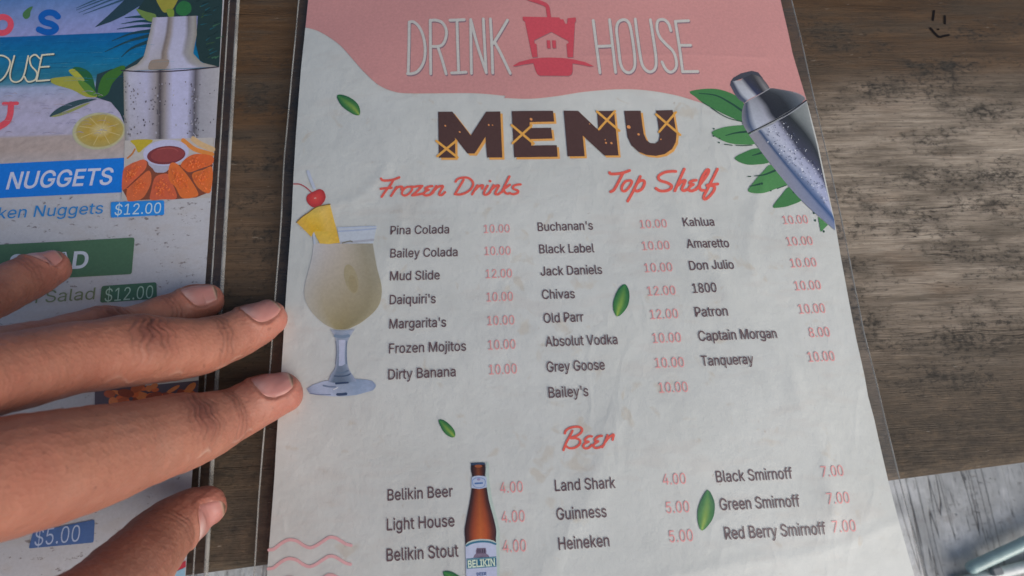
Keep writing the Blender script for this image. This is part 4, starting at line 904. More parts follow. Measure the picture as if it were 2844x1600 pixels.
for st in ([(168, 238), (200, 266), (320, 265), (450, 245), (590, 196)], [(445, 262), (360, 430), (262, 600), (192, 642)],
           [(815, 322), (740, 480), (640, 680), (550, 840)], [(738, 475), (810, 412), (890, 412), (900, 480), (850, 580), (755, 632), (700, 604)],
           [(1560, 215), (1480, 212), (1340, 230), (1222, 290), (1192, 350), (1245, 410), (1380, 452), (1470, 512), (1450, 580), (1350, 622), (1230, 622), (1142, 570)],
           [(1740, 165), (1660, 340), (1540, 622)], [(1612, 505), (1690, 425), (1760, 402), (1738, 470), (1692, 575), (1722, 620), (1805, 592)],
           [(1990, 397), (1905, 412), (1852, 458), (1930, 487)], [(1930, 487), (1860, 532), (1832, 598), (1892, 624), (1985, 590)],
           [(1985, 592), (2100, 450), (2220, 285), (2252, 195), (2205, 192), (2115, 330), (2062, 500), (2085, 598), (2155, 610)],
           [(2430, 172), (2340, 360), (2230, 580), (2152, 735), (2168, 795), (2240, 760), (2340, 650), (2378, 555), (2320, 512), (2215, 512)], [(2222, 500), (2330, 490), (2440, 480)]):
    P.stroke(ct, st, 60, HC, 5)
P.stroke(ct, [(585, 408), (500, 432), (432, 530), (432, 615), (500, 628), (588, 540), (635, 455), (625, 412)], 54, HC, 5, True)
P.build('section_heading', drinks, label='brush script heading at the right, over two price lists')
P = Print(DS, 1)
for st in ([(395, 500), (440, 390), (580, 290), (780, 240), (960, 245), (1068, 325), (1048, 450), (920, 560), (760, 640), (620, 680)],
           [(640, 692), (820, 690), (975, 760), (1000, 870), (905, 1000), (740, 1080), (570, 1082), (440, 1000)], [(700, 395), (600, 600), (450, 870), (342, 1160)],
           [(1460, 622), (1330, 622), (1205, 720), (1200, 808), (1330, 832)], [(1330, 835), (1200, 892), (1115, 1000), (1180, 1088), (1320, 1078), (1460, 962)],
           [(1850, 602), (1720, 622), (1595, 720), (1588, 808), (1710, 820)], [(1710, 825), (1582, 900), (1515, 1000), (1582, 1078), (1720, 1068), (1880, 1000)],
           [(1860, 1050), (1960, 870), (2070, 582)], [(1985, 840), (2110, 682), (2240, 582), (2310, 562), (2268, 760)]):
    P.stroke(cb, st, 92, HC, 5)
P.build('section_heading', drinks, label='brush script heading over the beer list')

# price lists
DARK = ink(78, 60, 62, 1.0); PRICE = ink(192, 122, 120, 1.0)
cG = Crop(780, 500, 0.4486); cR = Crop(1450, 550, 0.41412); cL = Crop(700, 1100, 0.34513); cQ = Crop(1450, 1150, 0.36879)
def list_part(crop, rows, cap0, cap1, name, price, lab):
    P = Print(DS, 1); Q = Print(DS, 1)
    n = len(rows)
    for i, (t, a, b, p, c, d) in enumerate(rows):
        cap = 1.09 * (cap0 + (cap1 - cap0) * i / max(1, n - 1))
        P.text(t, crop(*a), crop(*b), cap, DARK, 6)
        Q.text(p, crop(*c), crop(*d), cap * 0.97, PRICE, 0)
    P.build(name, drinks, label='dark names ' + lab)
    Q.build(price, drinks, label='pale red prices ' + lab)
list_part(cG, [('Pina Colada', (680, 345), (1043, 338), '10.00', (1258, 335), (1418, 330)), ('Bailey Colada', (680, 488), (1095, 478), '10.00', (1262, 472), (1423, 468)),
               ('Mud Slide', (678, 628), (985, 620), '12.00', (1270, 613), (1432, 608)), ("Daiquiri's", (676, 775), (960, 766), '10.00', (1275, 757), (1438, 752)),
               ("Margarita's", (674, 925), (1025, 912), '10.00', (1280, 904), (1446, 899)), ('Frozen Mojitos', (672, 1078), (1148, 1061), '10.00', (1285, 1055), (1453, 1049)),
               ('Dirty Banana', (668, 1240), (1084, 1219), '10.00', (1290, 1208), (1462, 1201))], 21.3, 25.6, 'name_list', 'price_list', 'of the left list')
list_part(cR, [("Buchanan's", (107, 226), (477, 214), '10.00', (793, 208), (972, 202)), ('Black Label', (117, 376), (486, 366), '10.00', (808, 354), (990, 349)),
               ('Jack Daniels', (125, 526), (538, 512), '10.00', (823, 503), (1008, 497)), ('Chivas', (135, 684), (354, 677), '12.00', (842, 660), (1028, 654)),
               ('Old Parr', (145, 845), (412, 834), '12.00', (860, 817), (1046, 810)), ('Absolut Vodka', (157, 1003), (638, 986), '10.00', (877, 977), (1066, 970)),
               ('Grey Goose', (165, 1173), (552, 1157), '10.00', (893, 1143), (1086, 1137)), ("Bailey's", (178, 1345), (442, 1333), '10.00', (917, 1310), (1110, 1303))], 21.8, 26.8, 'name_list', 'price_list', 'of the middle list')
list_part(cR, [('Kahlua', (1080, 197), (1290, 190), '10.00', (1748, 184), (1912, 180)), ('Amaretto', (1103, 343), (1388, 336), '10.00', (1773, 328), (1943, 323)),
               ('Don Julio', (1122, 491), (1418, 482), '10.00', (1800, 473), (1970, 467)), ('1800', (1143, 644), (1300, 638), '10.00', (1830, 625), (2002, 618)),
               ('Patron', (1160, 803), (1376, 795), '10.00', (1858, 780), (2033, 773)), ('Captain Morgan', (1183, 964), (1705, 945), '8.00', (1928, 938), (2065, 932)),
               ('Tanqueray', (1203, 1131), (1548, 1117), '10.00', (1918, 1103), (2096, 1095))], 21.8, 26.0, 'name_list', 'price_list', 'of the right list')
list_part(cL, [('Belikin Beer', (1092, 843), (1618, 810), '4.00', (1998, 783), (2180, 773)), ('Light House', (1087, 1083), (1632, 1048), '4.00', (2010, 1020), (2195, 1010)),
               ('Belikin Stout', (1085, 1330), (1664, 1290), '4.00', (2020, 1258), (2206, 1248))], 28.5, 31.5, 'name_list', 'price_list', 'left of the beer bottle')
list_part(cQ, [('Land Shark', (247, 582), (700, 558), '4.00', (1055, 535), (1228, 526)), ('Guinness', (260, 798), (634, 775), '5.00', (1080, 748), (1255, 738)),
               ('Heineken', (275, 1022), (656, 995), '5.00', (1105, 966), (1282, 955))], 28.5, 31.0, 'name_list', 'price_list', 'under the beer heading')
list_part(cQ, [('Black Smirnoff', (1458, 516), (2035, 487), '7.00', (2250, 476), (2418, 466)), ('Green Smirnoff', (1485, 726), (2090, 697), '7.00', (2293, 680), (2462, 670)),
               ('Red Berry Smirnoff', (1520, 944), (2283, 905), '7.00', (2335, 893), (2510, 883))], 28.5, 31.0, 'name_list', 'price_list', 'right of the mint leaf by the beers')

# mint leaves scattered on the page
def leaf(crop, pts, tip0, tip1, lab):
    P = Print(DS, 1)
    S = resample(smooth_line(pts, 5, True) + [np.array(pts[0], float)], 80)
    a, b = np.array(tip0, float), np.array(tip1, float)
    ax = b - a
    t = ((S - a) @ ax) / (ax @ ax)
    i0, i1 = int(np.argmin(t)), int(np.argmax(t))
    if i0 > i1: S = np.roll(S[:-1], -i1, 0); i0, i1 = i0 - i1, 0; A = S[:i0 + 1][::-1]; B = np.concatenate([S[i0:], S[:1]])
    else: A = S[i0:i1 + 1]; B = np.concatenate([S[i1:], S[:i0 + 1]])[::-1]
    n = 16
    A, B = resample(A, n), resample(B, n)
    mid_ = (A + B) / 2
    dk, md, yl, ml = ink(22, 62, 48), ink(40, 92, 50), ink(120, 140, 60), ink(70, 112, 55)
    P.loft(crop, [(A, dk, md), (A * .5 + mid_ * .5, ink(28, 82, 48), ml), (mid_ * .93 + A * .07, ink(35, 95, 50), yl), (mid_ * .93 + B * .07, ink(38, 96, 52), yl), (B * .5 + mid_ * .5, ink(35, 88, 50), ml), (B, dk, md)], n, 2, 0.06)
    P.build('mint_leaf', drinks, label=lab)
leaf(c700, [(572, 655), (600, 645), (660, 665), (710, 705), (728, 750), (722, 785), (680, 775), (620, 735), (590, 700)], (572, 652), (722, 785), 'mint leaf below the pink band')
leaf(cR, [(683, 580), (710, 610), (718, 670), (700, 740), (640, 800), (612, 760), (610, 700), (640, 620)], (683, 580), (640, 800), 'mint leaf between the two upper price columns')
leaf(cL, [(1502, 195), (1540, 195), (1590, 230), (1630, 280), (1635, 325), (1605, 335), (1550, 300), (1515, 240)], (1502, 193), (1620, 335), 'small mint leaf left of the beer heading')
leaf(cQ, [(1388, 570), (1425, 620), (1443, 690), (1425, 790), (1350, 878), (1318, 830), (1312, 730), (1340, 640)], (1388, 570), (1350, 878), 'mint leaf among the beer prices')
leaf(cL, [(1535, 1420), (1590, 1408), (1650, 1435), (1720, 1490), (1760, 1560), (1700, 1570), (1600, 1520)], (1535, 1415), (1760, 1565), 'mint leaf left of the bottle label')

# wavy lines at the lower left
cw = Crop(740, 1450, 0.1035)
P = Print(DS, 0)
wv = [(80, 748), (220, 720), (400, 580), (560, 490), (700, 475), (860, 522), (1000, 620), (1180, 688), (1350, 630), (1550, 500), (1700, 412), (1850, 420), (2000, 500), (2150, 590), (2280, 625)]
for dy in (0, 505, 1010, 1515):
    P.stroke(cw, [(x - dy * 0.03, y + dy) for x, y in wv], 84, ink(174, 134, 134), 5)
P.build('wave_pattern', drinks)

# big leaves behind the shaker
cs = Crop(1900, 180, 0.33123)
GR = ink(62, 108, 62); GR2 = ink(52, 98, 55); GD = ink(28, 58, 45)
for i, (pts, ribs) in enumerate((([(40, 235), (180, 212), (300, 220), (430, 270), (500, 350), (490, 485), (380, 450), (260, 390), (150, 330), (90, 280)], [[(120, 250), (260, 268), (380, 330), (480, 398)]]),
                  ([(225, 580), (330, 535), (470, 520), (520, 530), (570, 640), (575, 680), (430, 680), (320, 650)], [[(340, 605), (420, 585), (510, 575)]]),
                  ([(415, 795), (500, 745), (600, 715), (670, 760), (705, 830), (600, 850), (500, 845)], [[(560, 775), (640, 752)]]),
                  ([(530, 1070), (570, 1000), (650, 910), (725, 855), (860, 1005), (760, 1050), (640, 1090)], [[(580, 945), (660, 935), (750, 900)], [(545, 1028), (640, 1010)]]),
                  ([(735, 1202), (800, 1110), (880, 1035), (980, 1135), (880, 1190), (800, 1207)], []),
                  ([(1108, 1285), (1190, 1355), (1130, 1415)], []))):
    P = Print(DS, 1)
    if len(pts) > 3:
        S = resample(smooth_line(pts, 4, True) + [np.array(pts[0], float)], 60)
        P.poly(cs, S[:-1], GR if i % 2 else GR2)
    else: P.poly(cs, pts, GR)
    for r in ribs: P.stroke(cs, r, 16, GD, 4, taper=(0.4, 1.2))
    if i == 0: P.stroke(cs, [(220, 370), (300, 425), (380, 465), (480, 490)], 7, GD, 4); P.stroke(cs, [(140, 320), (180, 345), (210, 360)], 5, GD, 3)
    if i == 1: P.stroke(cs, [(330, 678), (395, 688)], 7, GD, 0); P.stroke(cs, [(425, 688), (480, 692), (560, 688)], 7, GD, 3)
    if i == 1:
        for x, y in ((285, 663), (243, 547), (240, 608), (290, 628)): P.ellipse(cs, x, y, 9, 6, GD, 0.4, 8)
    if i == 3: P.stroke(cs, [(527, 948), (550, 948)], 8, GD, 0); P.stroke(cs, [(770, 1050), (840, 1025)], 8, GD, 0); P.ellipse(cs, 715, 1068, 8, 6, GD, 0, 8)
    if i == 5:
        for x, y in ((905, 1080), (1075, 1255), (1085, 1318), (1155, 1410)): P.ellipse(cs, x, y, 8, 11, GD, 0, 8)
    P.build('painted_leaf', drinks)

# cocktail shaker picture, cut off by the page edge
def edge_x(y):   # page edge in the shaker enlargement
    return np.interp(y, [0, 180, 310, 500, 700, 960, 1310, 1400], [948, 985, 1012, 1055, 1105, 1160, 1236, 1256])
P = Print(DS, 2)
g = lambda a, b, c: ink(a, b, c * 0.97, 0.80)
P.loft(cs, [([(378, 180), (440, 290), (498, 332)], g(70, 72, 84), g(85, 88, 100)), ([(392, 140), (455, 260), (512, 318)], g(52, 55, 68), g(60, 70, 95)),
            ([(415, 145), (480, 245), (535, 300)], g(150, 152, 162), g(160, 165, 178)), ([(470, 140), (530, 220), (585, 275)], g(140, 142, 150), g(165, 168, 180)),
            ([(490, 120), (560, 205), (610, 262)], g(45, 45, 58), g(45, 50, 78)), ([(560, 85), (610, 165), (655, 238)], g(52, 52, 56), g(40, 40, 46)),
            ([(610, 100), (650, 165), (690, 220)], g(92, 90, 92), g(120, 118, 122)), ([(650, 120), (690, 170), (712, 208)], g(75, 72, 76), g(80, 78, 84))], 12, 3)
P.poly(cs, [(380, 182), (385, 150), (405, 120), (470, 82), (560, 60), (615, 73), (655, 122), (612, 102), (560, 88), (490, 122), (415, 148), (392, 143)], g(58, 60, 70))
# shoulder
P.loft(cs, [([(500, 330), (478, 400), (480, 500), (528, 595)], g(105, 105, 115), g(125, 125, 135)), ([(515, 325), (520, 400), (535, 500), (570, 575)], g(55, 62, 80), g(60, 75, 105)),
            ([(540, 312), (560, 400), (580, 480), (605, 545)], g(135, 138, 150), g(160, 165, 180)), ([(590, 285), (640, 360), (670, 440), (705, 490)], g(120, 122, 132), g(150, 152, 168)),
            ([(625, 262), (690, 340), (730, 420), (765, 462)], g(35, 35, 42), g(30, 32, 40)), ([(690, 222), (780, 270), (840, 340), (870, 400)], g(48, 50, 55), g(30, 33, 38)),
            ([(715, 206), (850, 235), (920, 290), (960, 345)], g(75, 78, 84), g(75, 82, 92)), ([(740, 205), (900, 235), (970, 262), (edge_x(300) - 4, 300)], g(85, 85, 92), g(110, 112, 120))], 14, 3)
# body
P.loft(cs, [([(530, 600), (700, 830), (970, 1150), (1250, 1402)], g(128, 126, 136), g(110, 118, 145)), ([(598, 570), (762, 785), (1005, 1075), (1246, 1352)], g(120, 120, 132), g(100, 112, 145)),
            ([(618, 562), (780, 775), (1020, 1060), (1242, 1310)], g(45, 65, 98), g(50, 75, 118)), ([(645, 550), (808, 758), (1050, 1040), (1232, 1280)], g(150, 155, 172), g(70, 92, 135)),
            ([(700, 528), (860, 750), (1080, 1010), (1222, 1245)], g(165, 168, 184), g(150, 156, 186)), ([(760, 495), (930, 740), (1100, 930), (1190, 1095)], g(140, 142, 162), g(140, 145, 175)),
            ([(790, 470), (965, 735), (1110, 890), (1172, 1020)], g(45, 46, 56), g(70, 72, 95)), ([(855, 425), (1000, 590), (1095, 740), (1140, 870)], g(36, 40, 42), g(40, 44, 50)),
            ([(905, 395), (1020, 540), (1085, 650), (1112, 735)], g(105, 110, 112), g(90, 95, 100)), ([(1016, 315), (1050, 480), (1085, 620), (1105, 705)], g(128, 132, 134), g(122, 126, 128))], 22, 3, 0.03)
P.layer = 4
P.stroke(cs, [(528, 590), (700, 505), (880, 405), (1014, 312)], 9, g(35, 36, 44), 4)
P.stroke(cs, [(545, 598), (710, 515), (880, 420), (1015, 325)], 5, g(150, 152, 162), 4)
P.stroke(cs, [(505, 330), (590, 282), (660, 240), (712, 208)], 6, g(140, 140, 148), 4)
P.stroke(cs, [(905, 240), (970, 265), (1005, 292)], 5, g(130, 130, 138), 3)
rs = random.Random(3)
for k in range(260):
    t = rs.random(); u = rs.random()
    x = 620 + t * 560 + u * (200 - 120 * t); y = 600 + t * 600 - u * 130
    if x > edge_x(y) - 12: continue
    r = rs.uniform(2.5, 7.5)
    P.ellipse(cs, x, y, r, r * rs.uniform(0.4, 0.8), rs.choice([g(60, 66, 90), g(80, 86, 108), g(178, 182, 196)]), rs.uniform(0, 3), 7)
P.build('shaker_picture', drinks)

# beer bottle picture
cbt = Crop(1270, 1260, 0.23451)
Lb = [(165, 122), (163, 200), (178, 270), (172, 410), (150, 560), (105, 800), (88, 910), (96, 1060), (108, 1500), (112, 1800)]
Rb = [(330, 122), (331, 200), (327, 270), (350, 410), (378, 570), (432, 770), (461, 910), (456, 1060), (470, 1500), (480, 1800)]
P = Print(DS, 1)
La, Ra = resample(smooth_line(Lb, 5), 60), resample(smooth_line(Rb, 5), 60)
P.poly(cbt, [(345, 100), (372, 110), (380, 330), (415, 560), (470, 760), (500, 900), (500, 1500), (460, 1500), (440, 900), (350, 560), (330, 300)], ink(146, 158, 150))
lines = []
for u, c0, c1 in ((0, (30, 24, 26), (34, 22, 26)), (.12, (32, 20, 22), (66, 34, 28)), (.3, (52, 28, 22), (136, 62, 34)), (.5, (84, 44, 26), (158, 82, 38)), (.68, (62, 32, 22), (148, 68, 34)), (.86, (38, 22, 20), (84, 40, 30)), (1, (28, 22, 26), (38, 26, 34))):
    lines.append((La * (1 - u) + Ra * u, ink(*c0), ink(*c1)))
P.loft(cbt, [(l[:34], a, b) for l, a, b in lines], 30, 3)
P.loft(cbt, [(l[33:], b, b) for l, a, b in lines], 20, 2)
P.layer = 2
P.poly(cbt, [(160, 112), (325, 106), (328, 132), (165, 140)], ink(38, 52, 72))
P.ellipse(cbt, 250, 150, 45, 18, ink(120, 64, 36))
bt = P.build('bottle_picture', drinks)
P = Print(DS, 3)
P.poly(cbt, [(170, 285), (200, 268), (250, 262), (315, 266), (346, 280), (352, 400), (262, 420), (166, 408)], ink(140, 150, 166))
P.stroke(cbt, [(252, 285), (190, 305), (182, 350), (205, 392), (255, 405), (310, 392), (330, 350), (320, 305)], 9, ink(95, 115, 150), 4, True)
P.poly(cbt, [(205, 345), (303, 340), (303, 358), (206, 364)], ink(56, 88, 132))
P.ellipse(cbt, 253, 306, 20, 15, ink(118, 110, 138))
lo = P.build('neck_label', drinks)
lo.parent = bt
P = Print(DS, 3)
P.poly(cbt, [(97, 1075), (125, 1045), (180, 1022), (270, 1008), (370, 1012), (430, 1028), (458, 1050), (464, 1240), (474, 1560), (479, 1790), (110, 1790), (106, 1460)], ink(150, 155, 172))
P.poly(cbt, [(97, 1075), (125, 1045), (180, 1022), (270, 1008), (370, 1012), (430, 1028), (458, 1050), (456, 1066), (425, 1046), (370, 1030), (270, 1026), (185, 1040), (130, 1062), (100, 1090)], ink(150, 158, 150))
P.stroke(cbt, [(110, 1088), (150, 1065), (205, 1048), (290, 1038), (380, 1044), (452, 1068)], 24, ink(48, 92, 112), 4)
P.poly(cbt, [(188, 1230), (205, 1195), (222, 1180), (218, 1150), (230, 1115), (335, 1113), (345, 1150), (340, 1180), (365, 1195), (386, 1228)], ink(92, 80, 96))
for x in (238, 262, 290, 315): P.poly(cbt, [(x, 1128), (x + 14, 1128), (x + 15, 1172), (x - 1, 1172)], ink(58, 50, 62))
for y in (1190, 1206): P.stroke(cbt, [(205, y + 8), (285, y), (368, y + 6)], 5, ink(120, 110, 124), 3)
P.poly(cbt, [(110, 1240), (460, 1214), (463, 1335), (112, 1362)], ink(36, 82, 102))
P.stroke(cbt, [(114, 1252), (458, 1227)], 5, ink(120, 150, 150), 0); P.stroke(cbt, [(114, 1352), (460, 1325)], 5, ink(120, 150, 150), 0)
P.text('BELIKIN', cbt(128, 1346), cbt(447, 1320), 19, ink(168, 186, 160), 26)
P.text('BEER', cbt(230, 1442), cbt(347, 1434), 8, ink(60, 78, 115), 24)
lo = P.build('body_label', drinks)
lo.parent = bt

# frozen cocktail picture
g = lambda a, b, c: ink(a, b, c - 0.45 * max(0, c - max(a, b)))
P = Print(DS, 1)
P.loft(cG, [([(208, 400), (195, 500), (150, 690), (180, 800), (262, 888), (335, 927)], g(157, 156, 156), g(134, 128, 108)), ([(290, 400), (280, 550), (262, 700), (280, 800), (320, 890), (350, 929)], g(156, 150, 145), g(126, 116, 84)),
            ([(400, 402), (410, 560), (415, 700), (405, 800), (385, 890), (372, 930)], g(150, 142, 130), g(118, 108, 76)), ([(500, 402), (535, 560), (555, 690), (525, 800), (450, 890), (398, 929)], g(128, 122, 106), g(114, 106, 78)),
            ([(572, 400), (596, 540), (628, 680), (604, 790), (510, 880), (425, 925)], g(124, 120, 106), g(132, 124, 98))], 26, 5, 0.012)
P.layer = 2
P.ellipse(cG, 440, 620, 40, 92, g(131, 122, 97), -0.25); P.ellipse(cG, 450, 650, 26, 55, g(125, 115, 88), -0.2)
P.poly(cG, [(352, 300), (596, 294), (585, 350), (575, 400), (370, 402)], g(152, 158, 170))
P.stroke(cG, [(360, 326), (480, 318), (592, 308)], 8, g(132, 142, 175), 3)
P.stroke(cG, [(365, 304), (480, 298), (594, 294)], 5, g(140, 150, 180), 3)
P.stroke(cG, [(375, 396), (480, 388), (575, 378)], 14, g(136, 138, 150), 3)
P.stroke(cG, [(385, 398), (430, 386), (445, 390)], 8, g(100, 98, 88), 3)
P.stroke(cG, [(208, 330), (215, 400)], 14, g(150, 156, 172), 0)
gl = P.build('cocktail_picture', drinks)
csx = Crop(820, 880, 0.16561)
P = Print(DS, 2)
P.loft(csx, [([(200, 1210), (210, 1235), (240, 1275), (300, 1300)], g(104, 112, 146), g(116, 124, 160)), ([(300, 1145), (310, 1200), (340, 1280), (420, 1318)], g(134, 142, 172), g(124, 134, 170)),
             ([(480, 1085), (500, 1180), (540, 1290), (620, 1338)], g(140, 148, 178), g(140, 148, 180)), ([(780, 1050), (780, 1150), (790, 1280), (800, 1342)], g(108, 120, 148), g(130, 140, 170)),
             ([(1050, 1050), (1060, 1150), (1060, 1250), (1030, 1318)], g(110, 124, 158), g(118, 132, 168)), ([(1220, 1065), (1250, 1130), (1250, 1210), (1200, 1272)], g(118, 130, 165), g(126, 138, 172)), ([(1300, 1085), (1345, 1130), (1358, 1175), (1310, 1240)], g(112, 124, 160), g(108, 120, 158))], 12, 3, 0.04)
P.layer = 3
P.loft(csx, [([(600, 225), (690, 400), (705, 600), (680, 850), (600, 985), (560, 1095)], g(140, 142, 156), g(118, 126, 156)), ([(680, 235), (725, 420), (732, 600), (720, 850), (670, 1000), (640, 1110)], g(118, 126, 152), g(80, 94, 122)),
             ([(780, 240), (780, 420), (780, 600), (780, 850), (780, 1000), (780, 1120)], g(122, 130, 152), g(76, 88, 116)), ([(900, 235), (850, 420), (840, 600), (860, 850), (900, 985), (920, 1110)], g(124, 134, 162), g(92, 106, 136)), ([(1010, 215), (890, 420), (875, 600), (895, 850), (1000, 1030), (1030, 1085)], g(138, 142, 158), g(120, 128, 160))], 20, 3, 0.03)
P.layer = 4
P.loft(csx, [([(735, 400), (740, 600), (735, 830)], g(148, 152, 178), g(142, 150, 182)), ([(790, 395), (792, 600), (790, 830)], g(152, 155, 182), g(146, 152, 186)), ([(850, 400), (838, 600), (842, 800)], g(148, 152, 180), g(140, 148, 180))], 8, 2)
P.stroke(csx, [(875, 420), (862, 600), (872, 800)], 14, g(84, 96, 132), 4)
P.stroke(csx, [(690, 420), (705, 600), (685, 800)], 10, g(92, 100, 130), 4)
P.stroke(csx, [(680, 330), (790, 345), (905, 330)], 50, g(98, 112, 142), 4)
P.stroke(csx, [(720, 945), (800, 945), (890, 912)], 30, g(84, 98, 128), 4)
P.stroke(csx, [(665, 1000), (780, 1005), (880, 990), (930, 965)], 20, g(58, 72, 108), 4)
P.stroke(csx, [(690, 1125), (780, 1118), (890, 1110)], 30, g(42, 55, 96), 4)
P.stroke(csx, [(715, 1308), (780, 1308), (860, 1298)], 44, g(48, 62, 104), 4)
P.stroke(csx, [(480, 1160), (580, 1178), (680, 1180)], 26, g(92, 104, 138), 4)
P.stroke(csx, [(250, 1290), (400, 1312), (600, 1312)], 12, g(92, 100, 138), 4)
P.stroke(csx, [(650, 1225), (720, 1195)], 14, g(176, 180, 196), 0)
st = P.build('glass_stem', drinks)
st.parent = gl
cch = Crop(810, 460, 0.23457)
P = Print(DS, 2)
P.stroke(cch, [(205, 92), (240, 190), (278, 285)], 38, g(150, 156, 176), 4)
P.layer = 3
S = [(185, 405), (200, 368), (240, 342), (290, 318), (335, 298), (375, 308), (402, 345), (412, 392), (395, 445), (355, 490), (312, 512), (262, 512), (215, 480), (190, 440)]
Sc = np.array(smooth_line(S, 4, True)); cx_ = np.array([300., 410.])
Sc = np.concatenate([Sc, Sc[:1]])
P.loft(cch, [(Sc, g(140, 44, 44), g(140, 44, 44)), (Sc * .55 + cx_ * .45, g(164, 52, 50), g(164, 52, 50)), (Sc * .04 + cx_ * .96 + np.array([-3, -3]), g(172, 66, 58), g(172, 66, 58))], 40, 3)
P.layer = 4
P.ellipse(cch, 288, 405, 15, 8, g(205, 130, 120), -0.3, 10)
P.stroke(cch, [(38, 240), (110, 243), (180, 280), (242, 335)], 13, g(140, 58, 62), 4)
ch = P.build('cherry', drinks); ch.parent = gl
P = Print(DS, 3)
P.loft(cch, [([(70, 692), (150, 768), (242, 862)], g(176, 138, 60), g(190, 145, 50)), ([(150, 618), (215, 700), (275, 800)], g(190, 148, 56), g(198, 140, 32)), ([(270, 530), (320, 660), (330, 800)], g(188, 155, 75), g(200, 142, 30)), ([(370, 495), (420, 660), (440, 800)], g(182, 152, 80), g(190, 148, 66)), ([(465, 480), (505, 640), (548, 800)], g(180, 148, 66), g(188, 146, 56))], 12, 3, 0.05)
P.loft(cch, [([(270, 795), (300, 860), (345, 940)], g(196, 150, 60), g(186, 146, 62)), ([(400, 795), (430, 870), (450, 946)], g(192, 150, 60), g(190, 150, 66)), ([(546, 795), (565, 870), (580, 930)], g(188, 146, 56), g(186, 142, 50))], 8, 4, 0.05)
P.layer = 4
P.stroke(cch, [(70, 690), (95, 662), (150, 615), (205, 580), (270, 530), (330, 502), (370, 495), (420, 484), (465, 478)], 12, g(108, 84, 44), 2)
for k in range(46):
    x, y = rs.uniform(120, 520), rs.uniform(520, 900)
    if x < 300 and y > 780: continue
    if y < 720 - (x - 70) * 0.6: continue
    P.ellipse(cch, x, y, rs.uniform(3, 7), 3, rs.choice([g(165, 120, 45), g(205, 168, 80)]), rs.uniform(0, 3), 6)
pn = P.build('pineapple_wedge', drinks); pn.parent = gl

# ------------------------------------------------------------------ food menu in its sleeve, at the left
FZ = 0.0024
food = empty('food_menu', 'food menu with a beach picture in a thick clear sleeve, under the hand', 'menu')
ROFF = [(621, 0), (610, 186), (600.5, 362), (590, 483), (582, 600), (573, 789), (552, 1073), (533, 1354), (519, 1540), (512, 1600)]
SOUT = [(659, 0), (645, 338), (630, 628), (623, 700), (601, 1050), (589, 1297), (579, 1487), (571, 1600)]
fr = edge_world(ROFF, FZ, 0.165, -0.140, 1.0); so = edge_world(SOUT, FZ, 0.172, -0.146, 1.0)
# straight sleeve sides
def straight(e):
    k = np.polyfit(e[1:-1, 1], e[1:-1, 0], 1)
    e = e.copy(); e[:, 0] = np.polyval(k, e[:, 1]); return e
fr, so = straight(fr), straight(so)
flft = fr.copy(); flft[:, 0] -= 0.216
slft = so.copy(); slft[:, 0] = np.interp(so[:, 1], fr[:, 1], fr[:, 0]) - 0.216 - 0.006
food_h = lambda x, y: 0.0002 * np.sin(np.asarray(x) * 40) * np.sin(np.asarray(y) * 30)
FS = Sheet(FZ, food_h, food)
sheet_mesh('paper', flft, fr, 60, 80, lambda x, y: FZ + food_h(x, y), MAT_FOODPAPER, food, ink(152, 152, 153), -0.140, 0.165)
sheet_mesh('sleeve_back', slft, so, 8, 12, lambda x, y: 0.0006 + 0 * x, MAT_SLEEVE, food, None, -0.146, 0.172)
sheet_mesh('sleeve_front', slft, so, 60, 80, lambda x, y: FZ + 0.0007 + food_h(x, y), MAT_SLEEVE, food, None, -0.146, 0.172)
ys = np.linspace(-0.146, 0.172, 60)
xo = np.interp(ys, so[:, 1], so[:, 0]); xi = np.interp(ys, fr[:, 1], fr[:, 0])
tube('sleeve_rim', np.stack([xo, ys, 0 * ys + FZ + 0.0002], 1), 0.00075, MAT_EDGE, food, 8)
tube('sleeve_weld', np.stack([xi * 0.5 + xo * 0.5 - 0.0006, ys, 0 * ys + FZ + 0.0006], 1), 0.00030, MAT_EDGE, food, 6)
cA = Crop(0, 0, 0.48309); cE = Crop(0, 600, 0.34938); c5 = Crop(0, 1000, 0.41398)

# beach photograph across the top
P = Print(FS, 0)
XL = -760
def row(y, xr):
    return [(XL, y - 0.04 * XL), (0, y), (xr - 2, y - 0.04 * xr)]
def fx(y): return np.interp(y, [-300, 0, 385, 750, 1000, 1449], [1293, 1284, 1261, 1242, 1222, 1197])
rows = []
for y, a, b in ((-260, (42, 86, 132), (42, 86, 132)), (-20, (52, 92, 136), (70, 98, 138)), (110, (92, 112, 148), (105, 114, 152)), (214, (112, 120, 156), (118, 120, 156)), (217, (4, 76, 122), (2, 72, 120)), (300, (2, 84, 118), (2, 84, 126)), (380, (28, 92, 120), (2, 90, 122)), (455, (40, 98, 116), (20, 90, 108)), (490, (60, 104, 122), (70, 110, 125)),
                (515, (122, 134, 156), (130, 136, 156)), (600, (136, 134, 152), (140, 136, 150)), (700, (140, 138, 158), (146, 142, 158)), (785, (142, 138, 154), (142, 138, 150)), (800, (142, 126, 116), (142, 134, 130)), (870, (144, 128, 118), (142, 132, 126)), (945, (146, 138, 134), (146, 140, 138))):
    rows.append(([(x, yy) for x, yy in row(y, fx(y))], ink(*a), ink(*b)))
P.loft(cA, rows, 80, 4, 0.09)
P.layer = 1
rb = random.Random(11)
for k in range(70):      # ripples on the water and tracks in the sand
    x, y = rb.uniform(-100, 900), rb.uniform(235, 470)
    w = rb.uniform(40, 150)
    P.stroke(cA, [(x, y), (x + w / 2, y - 4), (x + w, y - 0.03 * w)], rb.uniform(2, 5), rb.choice([ink(30, 105, 135), ink(0, 66, 100), ink(60, 115, 130)]), 3, taper=(0.3, 0.3))
